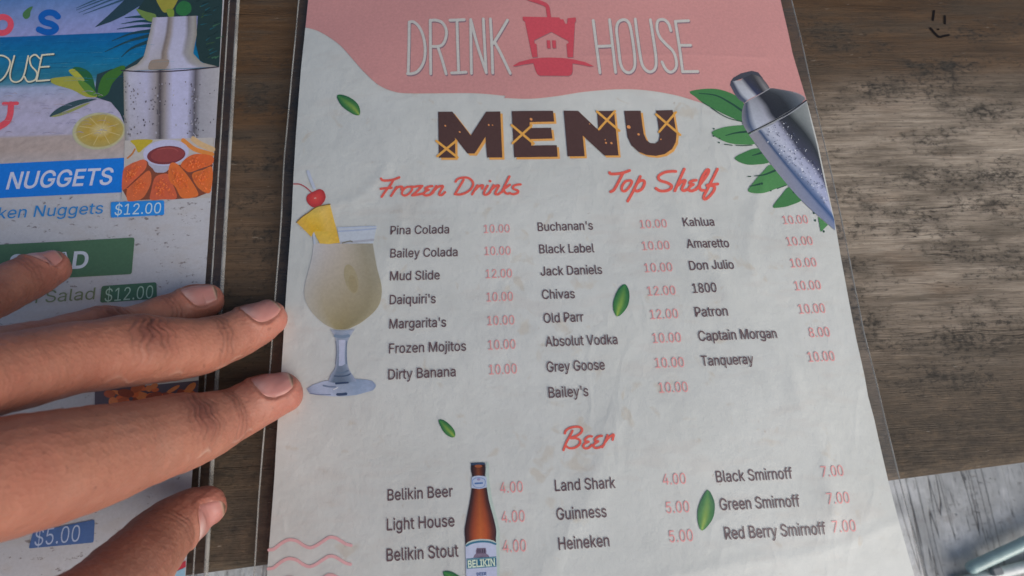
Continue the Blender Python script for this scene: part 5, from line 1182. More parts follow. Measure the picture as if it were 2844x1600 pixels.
for k in range(60):
    x, y = rb.uniform(0, 640), rb.uniform(520, 780)
    w = rb.uniform(15, 60)
    P.stroke(cA, [(x, y), (x + w / 2, y - 6), (x + w, y - 2)], rb.uniform(3, 7), rb.choice([ink(120, 118, 140), ink(134, 122, 124), ink(112, 112, 132)]), 3, taper=(0.3, 0.5))
bp_ = P.build('beach_picture', food, maxlen=0.004)

P = Print(FS, 3)      # palm fronds and dark foliage
DG = ink(28, 46, 44); DG2 = ink(22, 52, 60); MG = ink(42, 80, 40)
P.poly(cA, [(545, 160), (620, 95), (700, 20), (760, -40), (900, -60), (900, 10), (800, 40), (720, 90), (640, 128)], ink(30, 50, 58))
for a, b in (((440, 48), (620, -30)), ((440, 60), (700, -40)), ((455, 75), (720, -30)), ((480, 85), (740, -10))):
    P.stroke(cA, [a, b], 9, ink(40, 66, 84), 0, taper=(0.3, 1.4))
for pts in ([(870, 125), (800, 125), (700, 140)], [(870, 150), (780, 155), (675, 170)], [(870, 180), (760, 195), (645, 238)], [(870, 205), (740, 240), (605, 300)], [(860, 240), (760, 280), (700, 330)], [(850, 100), (780, 100), (720, 105)]):
    P.stroke(cA, pts, 15, DG2, 4, taper=(1.4, 0.2))
P.poly(cA, [(1040, -60), (1286, -60), (1262, 385), (1200, 380), (1150, 350), (1128, 260), (1140, 95), (1000, 100), (930, 105), (830, 90), (790, 60), (880, -60)], DG)
P.poly(cA, [(870, 300), (800, 340), (720, 390), (640, 400), (560, 430), (545, 560), (640, 590), (690, 650), (720, 720), (730, 410), (830, 370)], ink(32, 50, 52))
for pts, c in (([(900, -30), (1030, -40), (1000, 50), (960, 75), (930, 60)], ink(122, 118, 44)), ([(785, 55), (830, 110), (880, 128), (900, 90), (840, 70)], ink(86, 108, 52)),
               ([(1015, 45), (1050, 10), (1095, 25), (1100, 70), (1060, 95), (1020, 80)], ink(34, 88, 46)), ([(960, 60), (1000, 60), (1000, 100), (975, 105)], ink(100, 118, 40)),
               ([(565, 560), (575, 480), (610, 425), (700, 380), (720, 400), (650, 480), (620, 545)], ink(48, 88, 32)), ([(420, 398), (470, 392), (530, 435), (550, 545), (480, 470)], ink(30, 78, 44)),
               ([(288, 462), (340, 448), (450, 450), (562, 548), (500, 560), (420, 520), (320, 490)], ink(128, 128, 50)), ([(398, 412), (432, 402), (490, 465), (445, 455)], ink(138, 138, 48)),
               ([(450, 470), (500, 480), (562, 548), (510, 545)], ink(74, 108, 40)),
               ([(288, 672), (330, 630), (400, 595), (480, 573), (560, 572), (470, 602), (390, 635), (320, 668)], ink(42, 62, 66)), ([(300, 672), (390, 640), (480, 602), (520, 595), (430, 640), (340, 672)], ink(118, 122, 72))):
    P.poly(cA, pts, c, 4)
for k in range(40):
    x, y = rb.uniform(1120, 1255), rb.uniform(-20, 370)
    if y > 100 + (x - 1120) * 2.0 and x < 1180: continue
    P.stroke(cA, [(x, y), (x + rb.uniform(15, 45), y - rb.uniform(5, 20))], rb.uniform(3, 8), rb.choice([ink(24, 70, 78), ink(44, 68, 40), ink(20, 36, 34), ink(50, 84, 60)]), 0, taper=(1, 0.3))
P.build('foliage_picture', food)

P = Print(FS, 4)      # halved lime
def ell(cx, cy, rx, ry, rot, n=40):
    c, d = math.cos(rot), math.sin(rot)
    return np.array([(cx + rx * math.cos(t) * c - ry * math.sin(t) * d, cy + rx * math.cos(t) * d + ry * math.sin(t) * c) for t in np.linspace(0, 2 * math.pi, n)])
E0 = ell(570, 756, 152, 106, -0.12)
E1 = ell(575, 754, 140, 96, -0.12); E2 = ell(580, 750, 70, 45, -0.12); E3 = ell(585, 748, 6, 4, 0)
P.loft(cA, [(E0, ink(140, 142, 118), ink(140, 142, 118)), (E1, ink(152, 148, 112), ink(152, 148, 112)), (ell(576, 754, 132, 90, -.12), ink(140, 126, 70), ink(140, 126, 70)), (E2, ink(146, 124, 52), ink(146, 124, 52)), (E3, ink(170, 160, 120), ink(170, 160, 120))], 40, 2, 0.05)
P.layer = 5
for k in range(8):
    a = k * math.pi / 4 + 0.3
    P.stroke(cA, [(585 + 12 * math.cos(a), 748 + 9 * math.sin(a)), (576 + 120 * math.cos(a), 754 + 84 * math.sin(a))], 5, ink(158, 144, 92), 0)
P.build('lime_picture', food)

P = Print(FS, 5)      # steel shaker picture
def cols_(lr, cs_): return cs_
Ln, Rn = [(880, 105), (866, 180), (828, 330), (790, 372), (706, 412)], [(1132, 95), (1134, 200), (1112, 310), (1160, 362), (1258, 386)]
La, Ra = resample(Ln, 30), resample(Rn, 30)
P.loft(cA, [(La * (1 - u) + Ra * u, ink(*c0), ink(*c1)) for u, c0, c1 in ((0, (120, 118, 112), (128, 124, 112)), (.12, (146, 144, 162), (140, 138, 140)), (.32, (138, 138, 158), (136, 132, 130)), (.37, (92, 86, 84), (104, 92, 82)), (.44, (120, 114, 112), (126, 114, 102)), (.52, (140, 140, 158), (148, 148, 164)), (.74, (142, 142, 160), (150, 150, 166)), (.82, (96, 92, 94), (132, 130, 132)), (.92, (128, 126, 122), (126, 124, 118)), (1, (112, 108, 100), (120, 118, 110)))], 26, 3, 0.02)
Lb2, Rb2 = resample([(712, 414), (714, 600), (720, 812)], 20), resample([(1259, 390), (1248, 600), (1240, 795)], 20)
P.loft(cA, [(Lb2 * (1 - u) + Rb2 * u, ink(*c0), ink(*c1)) for u, c0, c1 in ((0, (112, 110, 96), (116, 114, 108)), (.06, (148, 148, 160), (140, 138, 144)), (.24, (146, 146, 166), (140, 138, 148)), (.34, (126, 120, 120), (118, 114, 116)), (.385, (62, 54, 54), (64, 60, 62)), (.44, (124, 116, 112), (122, 118, 118)), (.52, (150, 150, 172), (150, 150, 170)), (.68, (150, 150, 172), (148, 148, 166)), (.76, (78, 74, 78), (76, 74, 78)), (.82, (130, 128, 132), (126, 126, 130)), (1, (142, 140, 140), (140, 138, 142)))], 20, 3, 0.03)
P.layer = 6
P.stroke(cA, [(700, 408), (790, 414), (900, 416), (1080, 406), (1258, 387)], 7, ink(48, 42, 48), 4)
P.poly(cA, [(870, 352), (930, 344), (975, 350), (955, 395), (900, 403), (855, 400)], ink(120, 108, 96), 3)
for k in range(170):
    x, y = rb.choice([rb.uniform(715, 800), rb.gauss(905, 18), rb.gauss(1115, 18), rb.uniform(720, 1240)]), rb.uniform(470, 795)
    P.ellipse(cA, x, y, rb.uniform(2, 5), rb.uniform(3, 8), rb.choice([ink(70, 66, 72), ink(95, 90, 92), ink(132, 130, 138)]), rb.uniform(-.4, .4), 7)
P.build('shaker_picture', food)

P = Print(FS, 6)      # big heading letters cut by the frame
P.stroke(cA, list(map(tuple, ell(15, 146, 50, 46, -0.3, 20)[:-1])), 34, ink(172, 62, 76), 3, True)
P.poly(cA, [(190, 40), (165, 48), (138, 72), (133, 95), (150, 112), (172, 100), (178, 70)], ink(56, 92, 52), 4)
P.stroke(cA, [(335, 98), (310, 78), (270, 76), (240, 100), (255, 128), (300, 142), (325, 165), (300, 186), (262, 186), (226, 172)], 36, ink(4, 72, 138), 5)
for sh, w, c in (((4, 5), 11, ink(30, 60, 70)), ((0, 0), 9, ink(176, 172, 148))):
    P.stroke(cA, [(25, 325), (-28, 332), (-60, 400), (-50, 465), (0, 470), (40, 430), (62, 360)], w, c, 4, True, sh)
    P.stroke(cA, [(86, 325), (62, 425), (72, 468), (108, 474), (140, 440), (166, 325)], w, c, 4, shift=sh)
    P.stroke(cA, [(232, 340), (205, 318), (176, 338), (182, 380), (215, 420), (206, 462), (165, 474), (145, 445)], w, c, 4, shift=sh)
    P.stroke(cA, [(244, 320), (228, 400), (214, 470)], w, c, 3, shift=sh)
    for a, b in (((244, 320), (312, 314)), ((230, 390), (285, 386)), ((214, 470), (288, 464))): P.stroke(cA, [a, b], w, c, 0, shift=sh)
P.stroke(cA, [(26, 601), (104, 598)], 20, ink(182, 66, 74), 0)
P.stroke(cA, [(68, 605), (64, 660), (45, 705), (-6, 738)], 36, ink(176, 66, 74), 4)
P.build('heading_lettering', food)

# nuggets banner, picture and price
P = Print(FS, 2)
P.poly(cA, [(XL, 945 - 0.05 * XL), (0, 945), (360, 927), (718, 908), (700, 1107), (350, 1124), (0, 1142), (XL, 1142 - 0.05 * XL)], ink(18, 98, 172))
P.text('NUGGETS', cA(38, 1090), cA(640, 1060), 45, ink(165, 168, 182), 13, 0.10)
P.build('blue_banner', food)
cN = Crop(330, 370, 0.138)
P = Print(FS, 7)
P.poly(cN, [(125, 155), (1000, 120), (1912, 92), (1845, 1300), (900, 1345), (160, 1375), (60, 1330), (110, 700)], ink(150, 146, 140))
P.poly(cN, [(250, 150), (690, 140), (520, 300), (400, 400), (330, 260)], ink(150, 134, 38), 3)
P.stroke(cN, [(1300, 150), (1420, 250), (1560, 340), (1880, 430)], 90, ink(176, 112, 52), 4); P.stroke(cN, [(1500, 120), (1640, 220), (1890, 330)], 110, ink(168, 142, 104), 4)
P.stroke(cN, [(330, 330), (270, 430), (180, 510)], 34, ink(150, 96, 50), 4)
OR = [ink(170, 84, 54), ink(172, 88, 50), ink(166, 80, 52), ink(176, 92, 42), ink(174, 84, 40), ink(174, 90, 42)]
NG = [[(100, 750), (220, 640), (350, 580), (500, 535), (570, 600), (540, 730), (400, 880), (250, 1020), (130, 1130), (70, 1120)], [(170, 1150), (300, 1010), (420, 900), (600, 760), (660, 860), (640, 1050), (500, 1300), (300, 1375), (180, 1360)],
      [(720, 920), (830, 840), (1000, 830), (1080, 1000), (1170, 1310), (900, 1335), (640, 1342), (660, 1150)], [(1480, 830), (1700, 740), (1888, 700), (1856, 1170), (1720, 1190), (1560, 1050)],
      [(1250, 640), (1400, 480), (1600, 420), (1892, 470), (1880, 630), (1640, 720), (1440, 790), (1330, 740)], [(1040, 620), (1130, 600), (1220, 660), (1420, 900), (1600, 1200), (1540, 1290), (1280, 1310), (1150, 1100), (1020, 950), (1000, 780)]]
P.poly(cN, [(90, 760), (500, 540), (900, 640), (1300, 640), (1500, 460), (1895, 480), (1856, 1180), (1560, 1300), (1150, 1335), (560, 1345), (200, 1370), (70, 1130)], ink(104, 58, 40))
P.stroke(cN, [(130, 1140), (300, 1000), (560, 770)], 26, ink(110, 56, 40), 3); P.stroke(cN, [(1450, 800), (1640, 740), (1880, 650)], 40, ink(96, 60, 46), 3)
for k, i in enumerate((0, 1, 2, 3, 4)): P.poly(cN, NG[i], OR[i], 4)
P.poly(cN, [(590, 590), (1030, 640), (960, 780), (850, 800), (740, 790), (690, 720)], ink(140, 140, 152), 2)
P.ellipse(cN, 955, 400, 462, 262, ink(152, 152, 172), -0.10)
P.ellipse(cN, 960, 448, 388, 184, ink(98, 46, 48), -0.10)
P.ellipse(cN, 985, 440, 340, 150, ink(116, 54, 52), -0.10)
P.stroke(cN, [(780, 340), (960, 305), (1120, 320), (1200, 370)], 14, ink(140, 72, 66), 4)
P.poly(cN, NG[5], OR[3], 4)
for k in range(420):
    q = NG[rb.randrange(6)]; w = np.array([rb.random() for _ in q]) ** 3; w /= w.sum()
    p = (w[:, None] * np.array(q)).sum(0)
    P.ellipse(cN, p[0], p[1], rb.uniform(8, 30), rb.uniform(6, 16), rb.choice([ink(174, 90, 52), ink(160, 78, 44), ink(176, 92, 46), ink(164, 80, 48), ink(178, 98, 56)]), rb.uniform(0, 3), 7)
P.build('nuggets_picture', food)
def rrect(P, crop, quad, col, r=0.12):
    q = [np.array(p, float) for p in quad]
    pts = []
    for i in range(4):
        a, b, c = q[i - 1], q[i], q[(i + 1) % 4]
        d1 = (a - b) / np.linalg.norm(a - b); d2 = (c - b) / np.linalg.norm(c - b)
        k = r * min(np.linalg.norm(a - b), np.linalg.norm(c - b))
        for t in np.linspace(0, 1, 5):
            pts.append((1 - t) ** 2 * (b + d1 * k) + 2 * t * (1 - t) * b + t * t * (b + d2 * k))
    P.poly(crop, pts, col)
P = Print(FS, 8)
P.text('ken Nuggets', cA(-10, 1262), cA(592, 1230), 31, ink(38, 108, 160), 2, 0.05)
rrect(P, cA, [(640, 1164), (946, 1154), (946, 1238), (640, 1254)], ink(34, 112, 176))
P.layer = 9
P.text('$12.00', cA(660, 1240), cA(925, 1228), 30, ink(158, 176, 196), 0)
P.build('price_line', food, label='blue dish name and blue price tag')
# salad banner and price
P = Print(FS, 2)
P.poly(cE, [(-1100, 290), (0, 230), (540, 202), (1050, 172), (1066, 176), (1071, 190), (1050, 450), (1040, 463), (1020, 465), (500, 494), (0, 522), (-1100, 585)], ink(64, 92, 68))
P.layer = 3
P.text('SALAD', cE(62, 445), cE(697, 412), 45, ink(164, 168, 174), 20)
P.build('green_banner', food)
P = Print(FS, 2)
P.text('n Salad', cE(228, 698), cE(752, 664), 33, ink(98, 108, 82), 0)
rrect(P, cE, [(810, 558), (1247, 527), (1250, 660), (798, 692)], ink(58, 90, 68), 0.16)
P.layer = 3
P.text('$12.00', cE(833, 684), cE(1216, 655), 36, ink(140, 162, 142), -4)
P.build('price_line', food, label='green dish name and green price tag')
# grilled dish picture, mostly under the fingers
P = Print(FS, 2)
cP = Crop(0, 1000, 0.41398)
P.poly(cP, [(640, 170), (1000, 150), (1336, 118), (1318, 420), (900, 450), (640, 470)], ink(160, 158, 150))
P.poly(cP, [(640, 190), (1000, 172), (1334, 138), (1318, 415), (900, 445), (640, 465)], ink(76, 68, 74))
for k in range(70):
    x, y = rb.uniform(680, 1310), rb.uniform(170, 420)
    P.ellipse(cP, x, y, rb.uniform(20, 60), rb.uniform(12, 30), rb.choice([ink(178, 92, 54), ink(150, 80, 52), ink(190, 108, 64), ink(120, 62, 46)]), rb.uniform(-.8, .3), 12)
P.build('grill_picture', food)
P = Print(FS, 2)
rrect(P, c5, [(225, 1155), (640, 1070), (632, 1224), (196, 1264)], ink(64, 88, 128), 0.10)
P.layer = 3
P.text('$5.00', c5(232, 1248), c5(535, 1216), 46, ink(146, 156, 174), -4)
P.build('price_tag', food, label='blue price tag low on the page')
P = Print(FS, 2)
P.poly(c5, [(1180, 1385), (1250, 1345), (1248, 1388), (1175, 1420)], ink(150, 50, 60)); P.poly(c5, [(1170, 1425), (1245, 1392), (1242, 1480), (1140, 1490)], ink(120, 152, 165))
P.build('corner_picture', food)

# ------------------------------------------------------------------ hand
CZ = CAM_ROT[:, 2]
def depth_of(p): return float((CAM_LOC - p) @ CZ)
FING = {
 'index': [(785, 1092, .0100, 116), (737, 1108, .0115, 136), (650, 1150, .0165, 150), (597, 1173, .022, 174), (547, 1190, .028, 198), (455, 1215, .039, 226), (350, 1243, .052, 256), (252, 1272, .064, 290), (52, 1318, .083, 335), (-200, 1380, .100, 350)],
 'middle': [(746, 884, .0095, 104), (708, 903, .012, 124), (633, 938, .0175, 137), (552, 963, .025, 160), (460, 970, .034, 182), (375, 975, .043, 196), (280, 985, .052, 200), (180, 1000, .062, 206), (0, 1040, .080, 228), (-200, 1080, .098, 250)],
 'ring': [(578, 834, .0095, 90), (545, 842, .011, 102), (470, 872, .017, 110), (370, 910, .027, 122), (285, 926, .037, 142), (200, 940, .045, 140), (100, 962, .056, 142), (0, 980, .066, 152), (-200, 1015, .088, 185)],
 'little': [(146, 742, .0150, 96), (118, 753, .0165, 113), (85, 768, .020, 121), (30, 795, .026, 128), (-40, 828, .035, 133), (-120, 865, .045, 140), (-260, 930, .068, 165)],
 'thumb': [(573, 1406, .0120, 112), (545, 1419, .0135, 135), (508, 1442, .0165, 152), (452, 1486, .024, 172), (400, 1544, .034, 198), (345, 1604, .046, 222), (250, 1690, .062, 248), (60, 1810, .082, 300)],
}
AX = {}
for k, l in FING.items():
    P3 = []
    for px, py, z, w in l:
        p = at(px, py, z)
        P3.append([*p, w * 0.5 * depth_of(p) / FPX])
    P3 = np.array(P3)
    AX[k] = np.array(smooth_line(P3, 8))          # from tip to knuckle: x y z r

def tube_closed(bm, A, seg=22, flat=1.0):
    """closed tapered tube along A (x y z r) with rounded ends"""
    A = np.array(A, float)
    t0 = A[0, :3] - A[1, :3]; t0 /= np.linalg.norm(t0)
    t1 = A[-1, :3] - A[-2, :3]; t1 /= np.linalg.norm(t1)
    r0, r1 = A[0, 3], A[-1, 3]
    head = [[*(A[0, :3] + t0 * r0 * 0.92 * math.sin(a)), r0 * math.cos(a) ** 0.9] for a in np.linspace(math.radians(86), math.radians(12), 7)]
    tail = [[*(A[-1, :3] + t1 * r1 * math.sin(a)), r1 * math.cos(a)] for a in np.linspace(math.radians(12), math.radians(86), 7)]
    B = np.array(head + A.tolist() + tail)
    n = len(B)
    prev = None
    rings = []
    for i in range(n):
        t = B[min(i + 1, n - 1), :3] - B[max(i - 1, 0), :3]
        t /= np.linalg.norm(t) + 1e-12
        a = np.cross(t, CZ) if prev is None else prev - t * (prev @ t)
        a /= np.linalg.norm(a); prev = a
        b = np.cross(t, a)
        rings.append([bm.verts.new(B[i, :3] + (a * math.cos(u) + b * math.sin(u) * flat) * B[i, 3]) for u in np.linspace(0, 2 * math.pi, seg, endpoint=False)])
    for r, s in zip(rings[:-1], rings[1:]):
        for j in range(seg):
            bm.faces.new((r[j], r[(j + 1) % seg], s[(j + 1) % seg], s[j]))
    bm.faces.new(rings[0][::-1]); bm.faces.new(rings[-1])

bm = bmesh.new()
for k in AX: tube_closed(bm, AX[k])
mc = {k: AX[k][-1] for k in AX}
kn = np.mean([mc[k][:3] for k in ('index', 'middle', 'ring', 'little')], 0)
hand_dir = kn - np.mean([AX[k][0, :3] for k in ('index', 'middle', 'ring')], 0)
hand_dir[2] = 0; hand_dir /= np.linalg.norm(hand_dir)
side = np.array([-hand_dir[1], hand_dir[0], 0])
if side[1] < 0: side = -side
wrist = kn + hand_dir * 0.075 + np.array([0, 0, -0.008]) - side * 0.004
def chain(p, q, r0, r1, n=7, sag=0.0):
    return [[*(p + (q - p) * t + np.array([0, 0, sag * math.sin(math.pi * t)])), r0 + (r1 - r0) * t] for t in np.linspace(0, 1, n)]
off = {'index': 0.013, 'middle': 0.005, 'ring': -0.004, 'little': -0.013}
for k, s_ in (('index', -1), ('middle', -.35), ('ring', .35), ('little', 1)):
    tube_closed(bm, chain(mc[k][:3], wrist + side * 0.016 * s_, mc[k][3] * 1.02, 0.017, 7, 0.002))
for a, b in (('index', 'middle'), ('middle', 'ring'), ('ring', 'little')):
    p = (mc[a][:3] + mc[b][:3]) / 2 + hand_dir * 0.006 - np.array([0, 0, 0.002])
    tube_closed(bm, chain(p, wrist, (mc[a][3] + mc[b][3]) / 2, 0.018))
# ball of the thumb and the web to the index finger
tube_closed(bm, chain(mc['thumb'][:3], wrist - side * 0.012 - np.array([0, 0, .004]), mc['thumb'][3] * 1.05, 0.019))
tube_closed(bm, chain(mc['thumb'][:3] + hand_dir * 0.012, mc['index'][:3] + hand_dir * 0.022, 0.012, 0.014))
tube_closed(bm, chain(mc['thumb'][:3] + hand_dir * 0.025, mc['ring'][:3] + hand_dir * 0.035 - np.array([0, 0, .01]), 0.016, 0.014))
arm = hand_dir * 0.85 + np.array([0.0, -0.45, -0.02]); arm /= np.linalg.norm(arm)
tube_closed(bm, [[*(wrist - hand_dir * 0.01), 0.023], [*(wrist + hand_dir * 0.01), 0.0245], [*(wrist + hand_dir * 0.02 + arm * 0.03), 0.027], [*(wrist + hand_dir * 0.02 + arm * 0.09), 0.033], [*(wrist + hand_dir * 0.02 + arm * 0.17), 0.038]], 26, 0.85)
bmesh.ops.recalc_face_normals(bm, faces=bm.faces[:])
me = bpy.data.meshes.new('hand_base'); bm.to_mesh(me); bm.free()
tmp = bpy.data.objects.new('hand_base', me); COL.objects.link(tmp)
md = tmp.modifiers.new('r', 'REMESH'); md.mode = 'VOXEL'; md.voxel_size = 0.00052; md.adaptivity = 0.0
ms = tmp.modifiers.new('s', 'SMOOTH'); ms.factor = 0.5; ms.iterations = 14
dg = bpy.context.evaluated_depsgraph_get()
hm = bpy.data.meshes.new_from_object(tmp.evaluated_get(dg))
bpy.data.objects.remove(tmp)
n = len(hm.vertices)
V = np.empty(n * 3); hm.vertices.foreach_get('co', V); V = V.reshape(-1, 3)
N = np.empty(n * 3); hm.vertices.foreach_get('normal', N); N = N.reshape(-1, 3)

RIGHT, UPV = CAM_ROT[:, 0], CAM_ROT[:, 1]
# which way each nail faces: tilt away from the viewer and the direction of that tilt on the photo
DORS = {'index': (46, (-.25, -1)), 'middle': (44, (-.25, -1)), 'ring': (32, (-.2, -1)), 'little': (46, (-.3, -1)), 'thumb': (48, (.72, .70))}
NAIL = {'index': (.0022, .0128, 50), 'middle': (.0022, .0126, 50), 'ring': (.0020, .0122, 50), 'little': (.0018, .0105, 50), 'thumb': (.0012, .0158, 52)}
# distance from the fingertip centre to the two finger joints (m), for the creases
frames = {}
kdir = {}
KT = {'index': 18, 'middle': 24, 'ring': 30, 'little': 36, 'thumb': 30}     # the knuckles face the viewer more than the nails do
for k, A in AX.items():
    s = np.concatenate([[0], np.cumsum(np.linalg.norm(np.diff(A[:, :3], axis=0), axis=1))])
    T = np.gradient(A[:, :3], axis=0); T /= np.linalg.norm(T, axis=1)[:, None]      # towards the palm
    tocam = CAM_LOC - A[3, :3]; tocam /= np.linalg.norm(tocam)
    ang, (dx, dy) = DORS[k]
    im = RIGHT * dx - UPV * dy; im /= np.linalg.norm(im)
    d = tocam * math.cos(math.radians(ang)) + im * math.sin(math.radians(ang))
    d2 = tocam * math.cos(math.radians(KT[k])) + im * math.sin(math.radians(KT[k]))
    frames[k] = (A, s, T, d)
    kdir[k] = d2

col = np.tile(np.array([0.355, 0.152, 0.102]), (n, 1))
disp = np.zeros(n)
best = np.full(n, 1e9); own = np.zeros(n, int)
keys = list(AX)
info = {}
for ki, k in enumerate(keys):
    A, s, T, d0 = frames[k]
    D = np.full(n, 1e9); I = np.zeros(n, int)
    for i in range(len(A)):
        q = ((V - A[i, :3]) ** 2).sum(1) / (A[i, 3] ** 2)
        m = q < D
        D[m] = q[m]; I[m] = i
    rel = V - A[I, :3]
    al = s[I] + (rel * T[I]).sum(1)              # along the finger, 0 at tip centre
    dd = d0[None, :] - T[I] * (T[I] @ d0)[:, None]
    dd /= np.linalg.norm(dd, axis=1)[:, None]
    ll = np.cross(T[I], dd)
    x = (rel * dd).sum(1) / A[I, 3]; y = (rel * ll).sum(1) / A[I, 3]
    d2 = kdir[k]
    dd2 = d2[None, :] - T[I] * (T[I] @ d2)[:, None]
    dd2 /= np.linalg.norm(dd2, axis=1)[:, None]
    xk = (rel * dd2).sum(1) / A[I, 3]; yk = (rel * np.cross(T[I], dd2)).sum(1) / A[I, 3]
    info[k] = (al, x, y, D, I, np.arctan2(yk, xk))
    m = D < best
    best[m] = D[m]; own[m] = ki
JC = {'index': (2.5, 4.7), 'middle': (2.6, 5.2), 'ring': (2.2, 4.0), 'little': (2.6, 4.6), 'thumb': (3.2, 6.5)}   # joints, counted along the measured points
JOINT = {k: tuple(frames[k][1][int(c * 8)] for c in JC[k]) for k in keys}
print(JOINT, n)
def gs(v, c, w): return np.exp(-((v - c) / w) ** 2)
jit = np.sin(V[:, 0] * 900) * np.sin(V[:, 1] * 760 + 1) * 0.0006
for ki, k in enumerate(keys):
    al, x, y, D, I, thk = info[k]
    mine = (own == ki) & (D < 2.2)
    th = np.arctan2(y, x)
    dm = np.clip((np.cos(thk) + 0.25) / 1.1, 0, 1)
    j1, j2 = JOINT[k]
    a2 = al + jit + 0.0012 * np.cos(th * 2)
    dz = np.zeros(n); red = np.zeros(n)
    for c, w, a in ((j1 - .0016, .00042, .00022), (j1 + .0004, .00045, .00028), (j1 + .0024, .0004, .0002)):
        dz -= a * gs(a2, c, w) * dm
    line = np.zeros(n)
    wob = 0.0007 * np.sin(th * 5 + 1) + 0.0005 * np.sin(th * 11 + 2 * ki)
    for c in (j1 - .0016, j1 + .0004, j1 + .0024): line += 0.55 * gs(a2, c, .00045) * dm
    if k != 'thumb':
        for c, a in ((j2 - .0062, .5), (j2 - .0036, .9), (j2 - .0012, 1.0), (j2 + .0012, 1.0), (j2 + .0036, .8), (j2 + .0062, .5)):
            ln = gs(a2 + wob + 0.0010 * np.cos(th * 3) * np.sign(c - j2), c, .0005) * np.clip(np.cos(thk), 0, 1) ** 3
            dz -= a * .00036 * ln
            line += a * 0.8 * ln
        dz += .0009 * gs(al, j2, .0065) * dm
    dz += .0002 * gs(al, j1, .004) * dm
    # soft lumps: tendons, fat pads, small folds along the sides
    dz += .00014 * np.sin(al * 420 + th * 2 + ki) * np.sin(th * 3 + al * 150) + .00005 * np.sin(al * 1300 + th * 6) * np.sin(th * 9 + 2)
    side_ = np.clip(1 - np.abs(x) * 1.5, 0, 1)
    for q in range(9):
        c = j1 + (j2 - j1) * (q / 8.0)
        dz -= .00010 * gs(a2 + wob * 1.5, c, .0004) * side_
    red += 1.0 * gs(al + .001 * np.sin(thk * 7), j2, .0068) * np.clip(np.cos(thk), 0, 1) ** 4 * (1.0 if k != 'thumb' else 0.0) + 0.35 * gs(al, j1, .004) * dm
    # ridge of dry skin along the lower flank of the forefinger
    dry = np.zeros(n)
    if k in ('index', 'middle'):
        low = np.sign((ll @ -UPV).mean())
        tt_ = th * low - (1.72 if k == 'index' else 1.9) - 0.12 * np.sin(al * 600)
        brk = np.clip(np.sin(al * 330 + 1) + np.sin(al * 830) * .7 + .35, 0, 1)
        dry = gs(tt_, 0, .055) * brk * ((al > j1 * .75) & (al < j2 * 1.35))
        dz += dry * .00022
    tip = 1 / (1 + np.exp((al - .008) / .004))
    # nail bed and the fold of skin round it
    n0, n1, na = NAIL[k]
    r0 = A_r = frames[k][0][:, 3][0]
    front = -r0 * 0.92 + n0                       # free edge position along the axis
    vv = (al - front) / n1                         # 0 at free edge, 1 at the root
    uu = np.degrees(th) / na
    e = np.sqrt(np.abs(uu) ** 2.6 + np.abs((vv - .5) * 2) ** 2.6 + 1e-12) ** (2 / 2.6)
    near = (x > 0)
    dz += np.where(near & mine, -.00042 * (1 / (1 + np.exp((e - 0.98) / .035))) + .00045 * gs(e, 1.20, .13) * np.clip(vv * 1.6, 0.15, 1), 0)
    disp[mine] += dz[mine]
    c = col[mine]
    rr_ = np.clip(red[mine], 0, 1)[:, None]
    c = c * (1 - 0.85 * rr_) + np.array([0.125, 0.038, 0.030]) * 0.85 * rr_
    c = c * (1 - 0.45 * np.clip(line[mine], 0, 1))[:, None]
    dr_ = (0.42 * dry[mine])[:, None]
    c = c * (1 - dr_) + np.array([0.50, 0.36, 0.29]) * dr_
    tt = tip[mine][:, None]
    c = c * (1 - 0.45 * tt) + np.array([0.42, 0.148, 0.120]) * 0.45 * tt
    fold = (gs(e, 1.08, .07) * near)[mine][:, None]
    c = c * (1 - 0.5 * fold) + np.array([0.20, 0.058, 0.036]) * 0.5 * fold
    # palm side is paler and pinker
    pal = np.clip(-x[mine], 0, 1)[:, None]
    c = c * (1 - 0.4 * pal) + np.array([0.36, 0.158, 0.125]) * 0.4 * pal
    col[mine] = c
V2 = V + N * disp[:, None]
hm.vertices.foreach_set('co', V2.ravel())
ca = hm.color_attributes.new('ink', 'FLOAT_COLOR', 'POINT')
buf = np.ones((n, 4), np.float32); buf[:, :3] = col
ca.data.foreach_set('color', buf.ravel())
hm.polygons.foreach_set('use_smooth', [True] * len(hm.polygons))
hm.materials.clear(); hm.materials.append(MAT_SKIN)
hm.update()
hm.name = 'hand'
hand = bpy.data.objects.new('hand', hm)
COL.objects.link(hand)
hand['label'] = 'left hand with spread fingers reaching in over the food menu'
hand['category'] = 'hand'
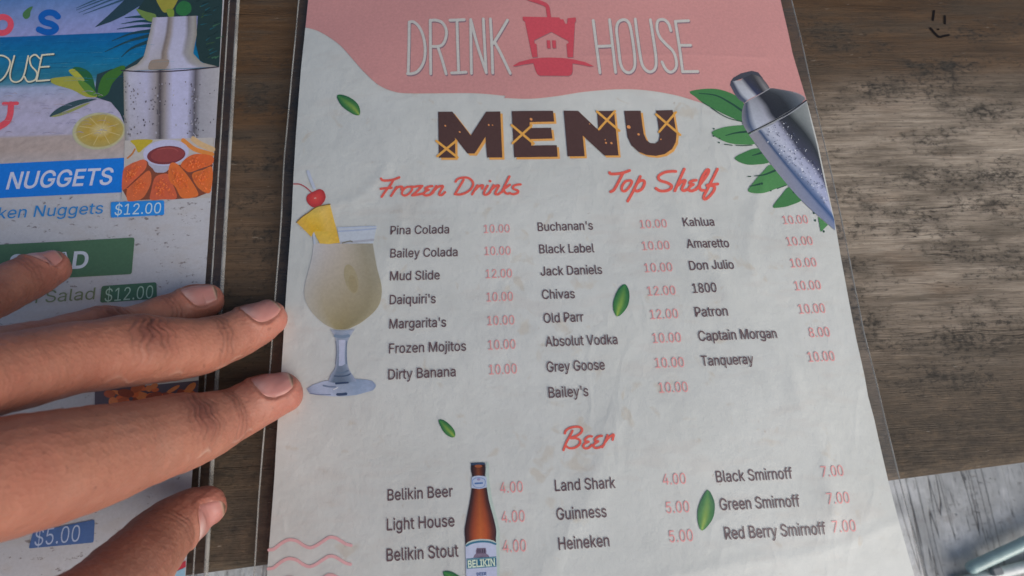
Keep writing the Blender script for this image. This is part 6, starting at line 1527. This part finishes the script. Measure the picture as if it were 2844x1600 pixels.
# nails
pv = [tuple(v) for v in V2]
bvh = BVHTree.FromPolygons(pv, [tuple(p.vertices) for p in hm.polygons])
for k in keys:
    A, s, T, d0 = frames[k]
    n0, n1, na = NAIL[k]
    r0 = A[0, 3]
    nu, nv = 21, 25
    vs, fs, cs_ = [], [], []
    for j in range(nv):
        v = j / (nv - 1)
        al = -r0 * 0.92 + n0 + v * n1
        if al < 0: p, t = A[0, :3] + T[0] * al, T[0]
        else:
            i = min(np.searchsorted(s, al), len(s) - 1); i = max(i, 1)
            f = (al - s[i - 1]) / (s[i] - s[i - 1])
            p = A[i - 1, :3] * (1 - f) + A[i, :3] * f; t = T[i]
        d = d0 - t * (t @ d0); d /= np.linalg.norm(d)
        l = np.cross(t, d)
        wv = max(0.0, 1 - abs((v - .5) * 2) ** 2.8) ** (1 / 2.8)
        wv = max(wv, 0.04)
        for i_ in range(nu):
            u = (i_ / (nu - 1)) * 2 - 1
            th = math.radians(na * u * wv)
            # cast along the finger-top direction so the nail keeps a cylinder-like curve
            dirv = d * math.cos(th) + l * math.sin(th)
            o = Vector(p + dirv * r0 * 1.6)
            hit = bvh.ray_cast(o, Vector(-dirv))
            rad = (Vector(p) - hit[0]).length if hit[0] is not None else r0
            e = max(abs(u), abs((v - .5) * 2))
            lift = 0.00040 - 0.0005 * max(0, (e - 0.78) / 0.22) ** 2
            if v < 0.12: lift = max(lift, 0.00025)
            vs.append(p + dirv * (rad + lift))
            c = np.array([0.43, 0.190, 0.165])
            lun = math.exp(-((v - 1.0) / .20) ** 2) * max(0, 1 - (u * 1.2) ** 2)
            c = c * (1 - (.9 if k == 'thumb' else .5) * lun) + np.array([0.55, 0.40, 0.37]) * (.9 if k == 'thumb' else .5) * lun
            if v < 0.10: c = c * .35 + np.array([0.40, 0.28, 0.20]) * .65
            if v < 0.05: c = np.array([0.15, 0.09, 0.06])
            edge_ = max(0, (abs(u) - .86) / .14)
            c = c * (1 - .4 * edge_) + np.array([0.42, 0.16, 0.11]) * .4 * edge_
            cs_.append(c)
    for j in range(nv - 1):
        for i_ in range(nu - 1):
            a = j * nu + i_
            fs.append((a, a + 1, a + nu + 1, a + nu))
    o = mesh_obj('fingernail', vs, fs, MAT_NAIL, hand, cs_, smooth=True, label=k + (' nail' if k == 'thumb' else ' finger nail'))
    bmn = bmesh.new(); bmn.from_mesh(o.data)
    bmesh.ops.recalc_face_normals(bmn, faces=bmn.faces[:])
    bmn.to_mesh(o.data); bmn.free()
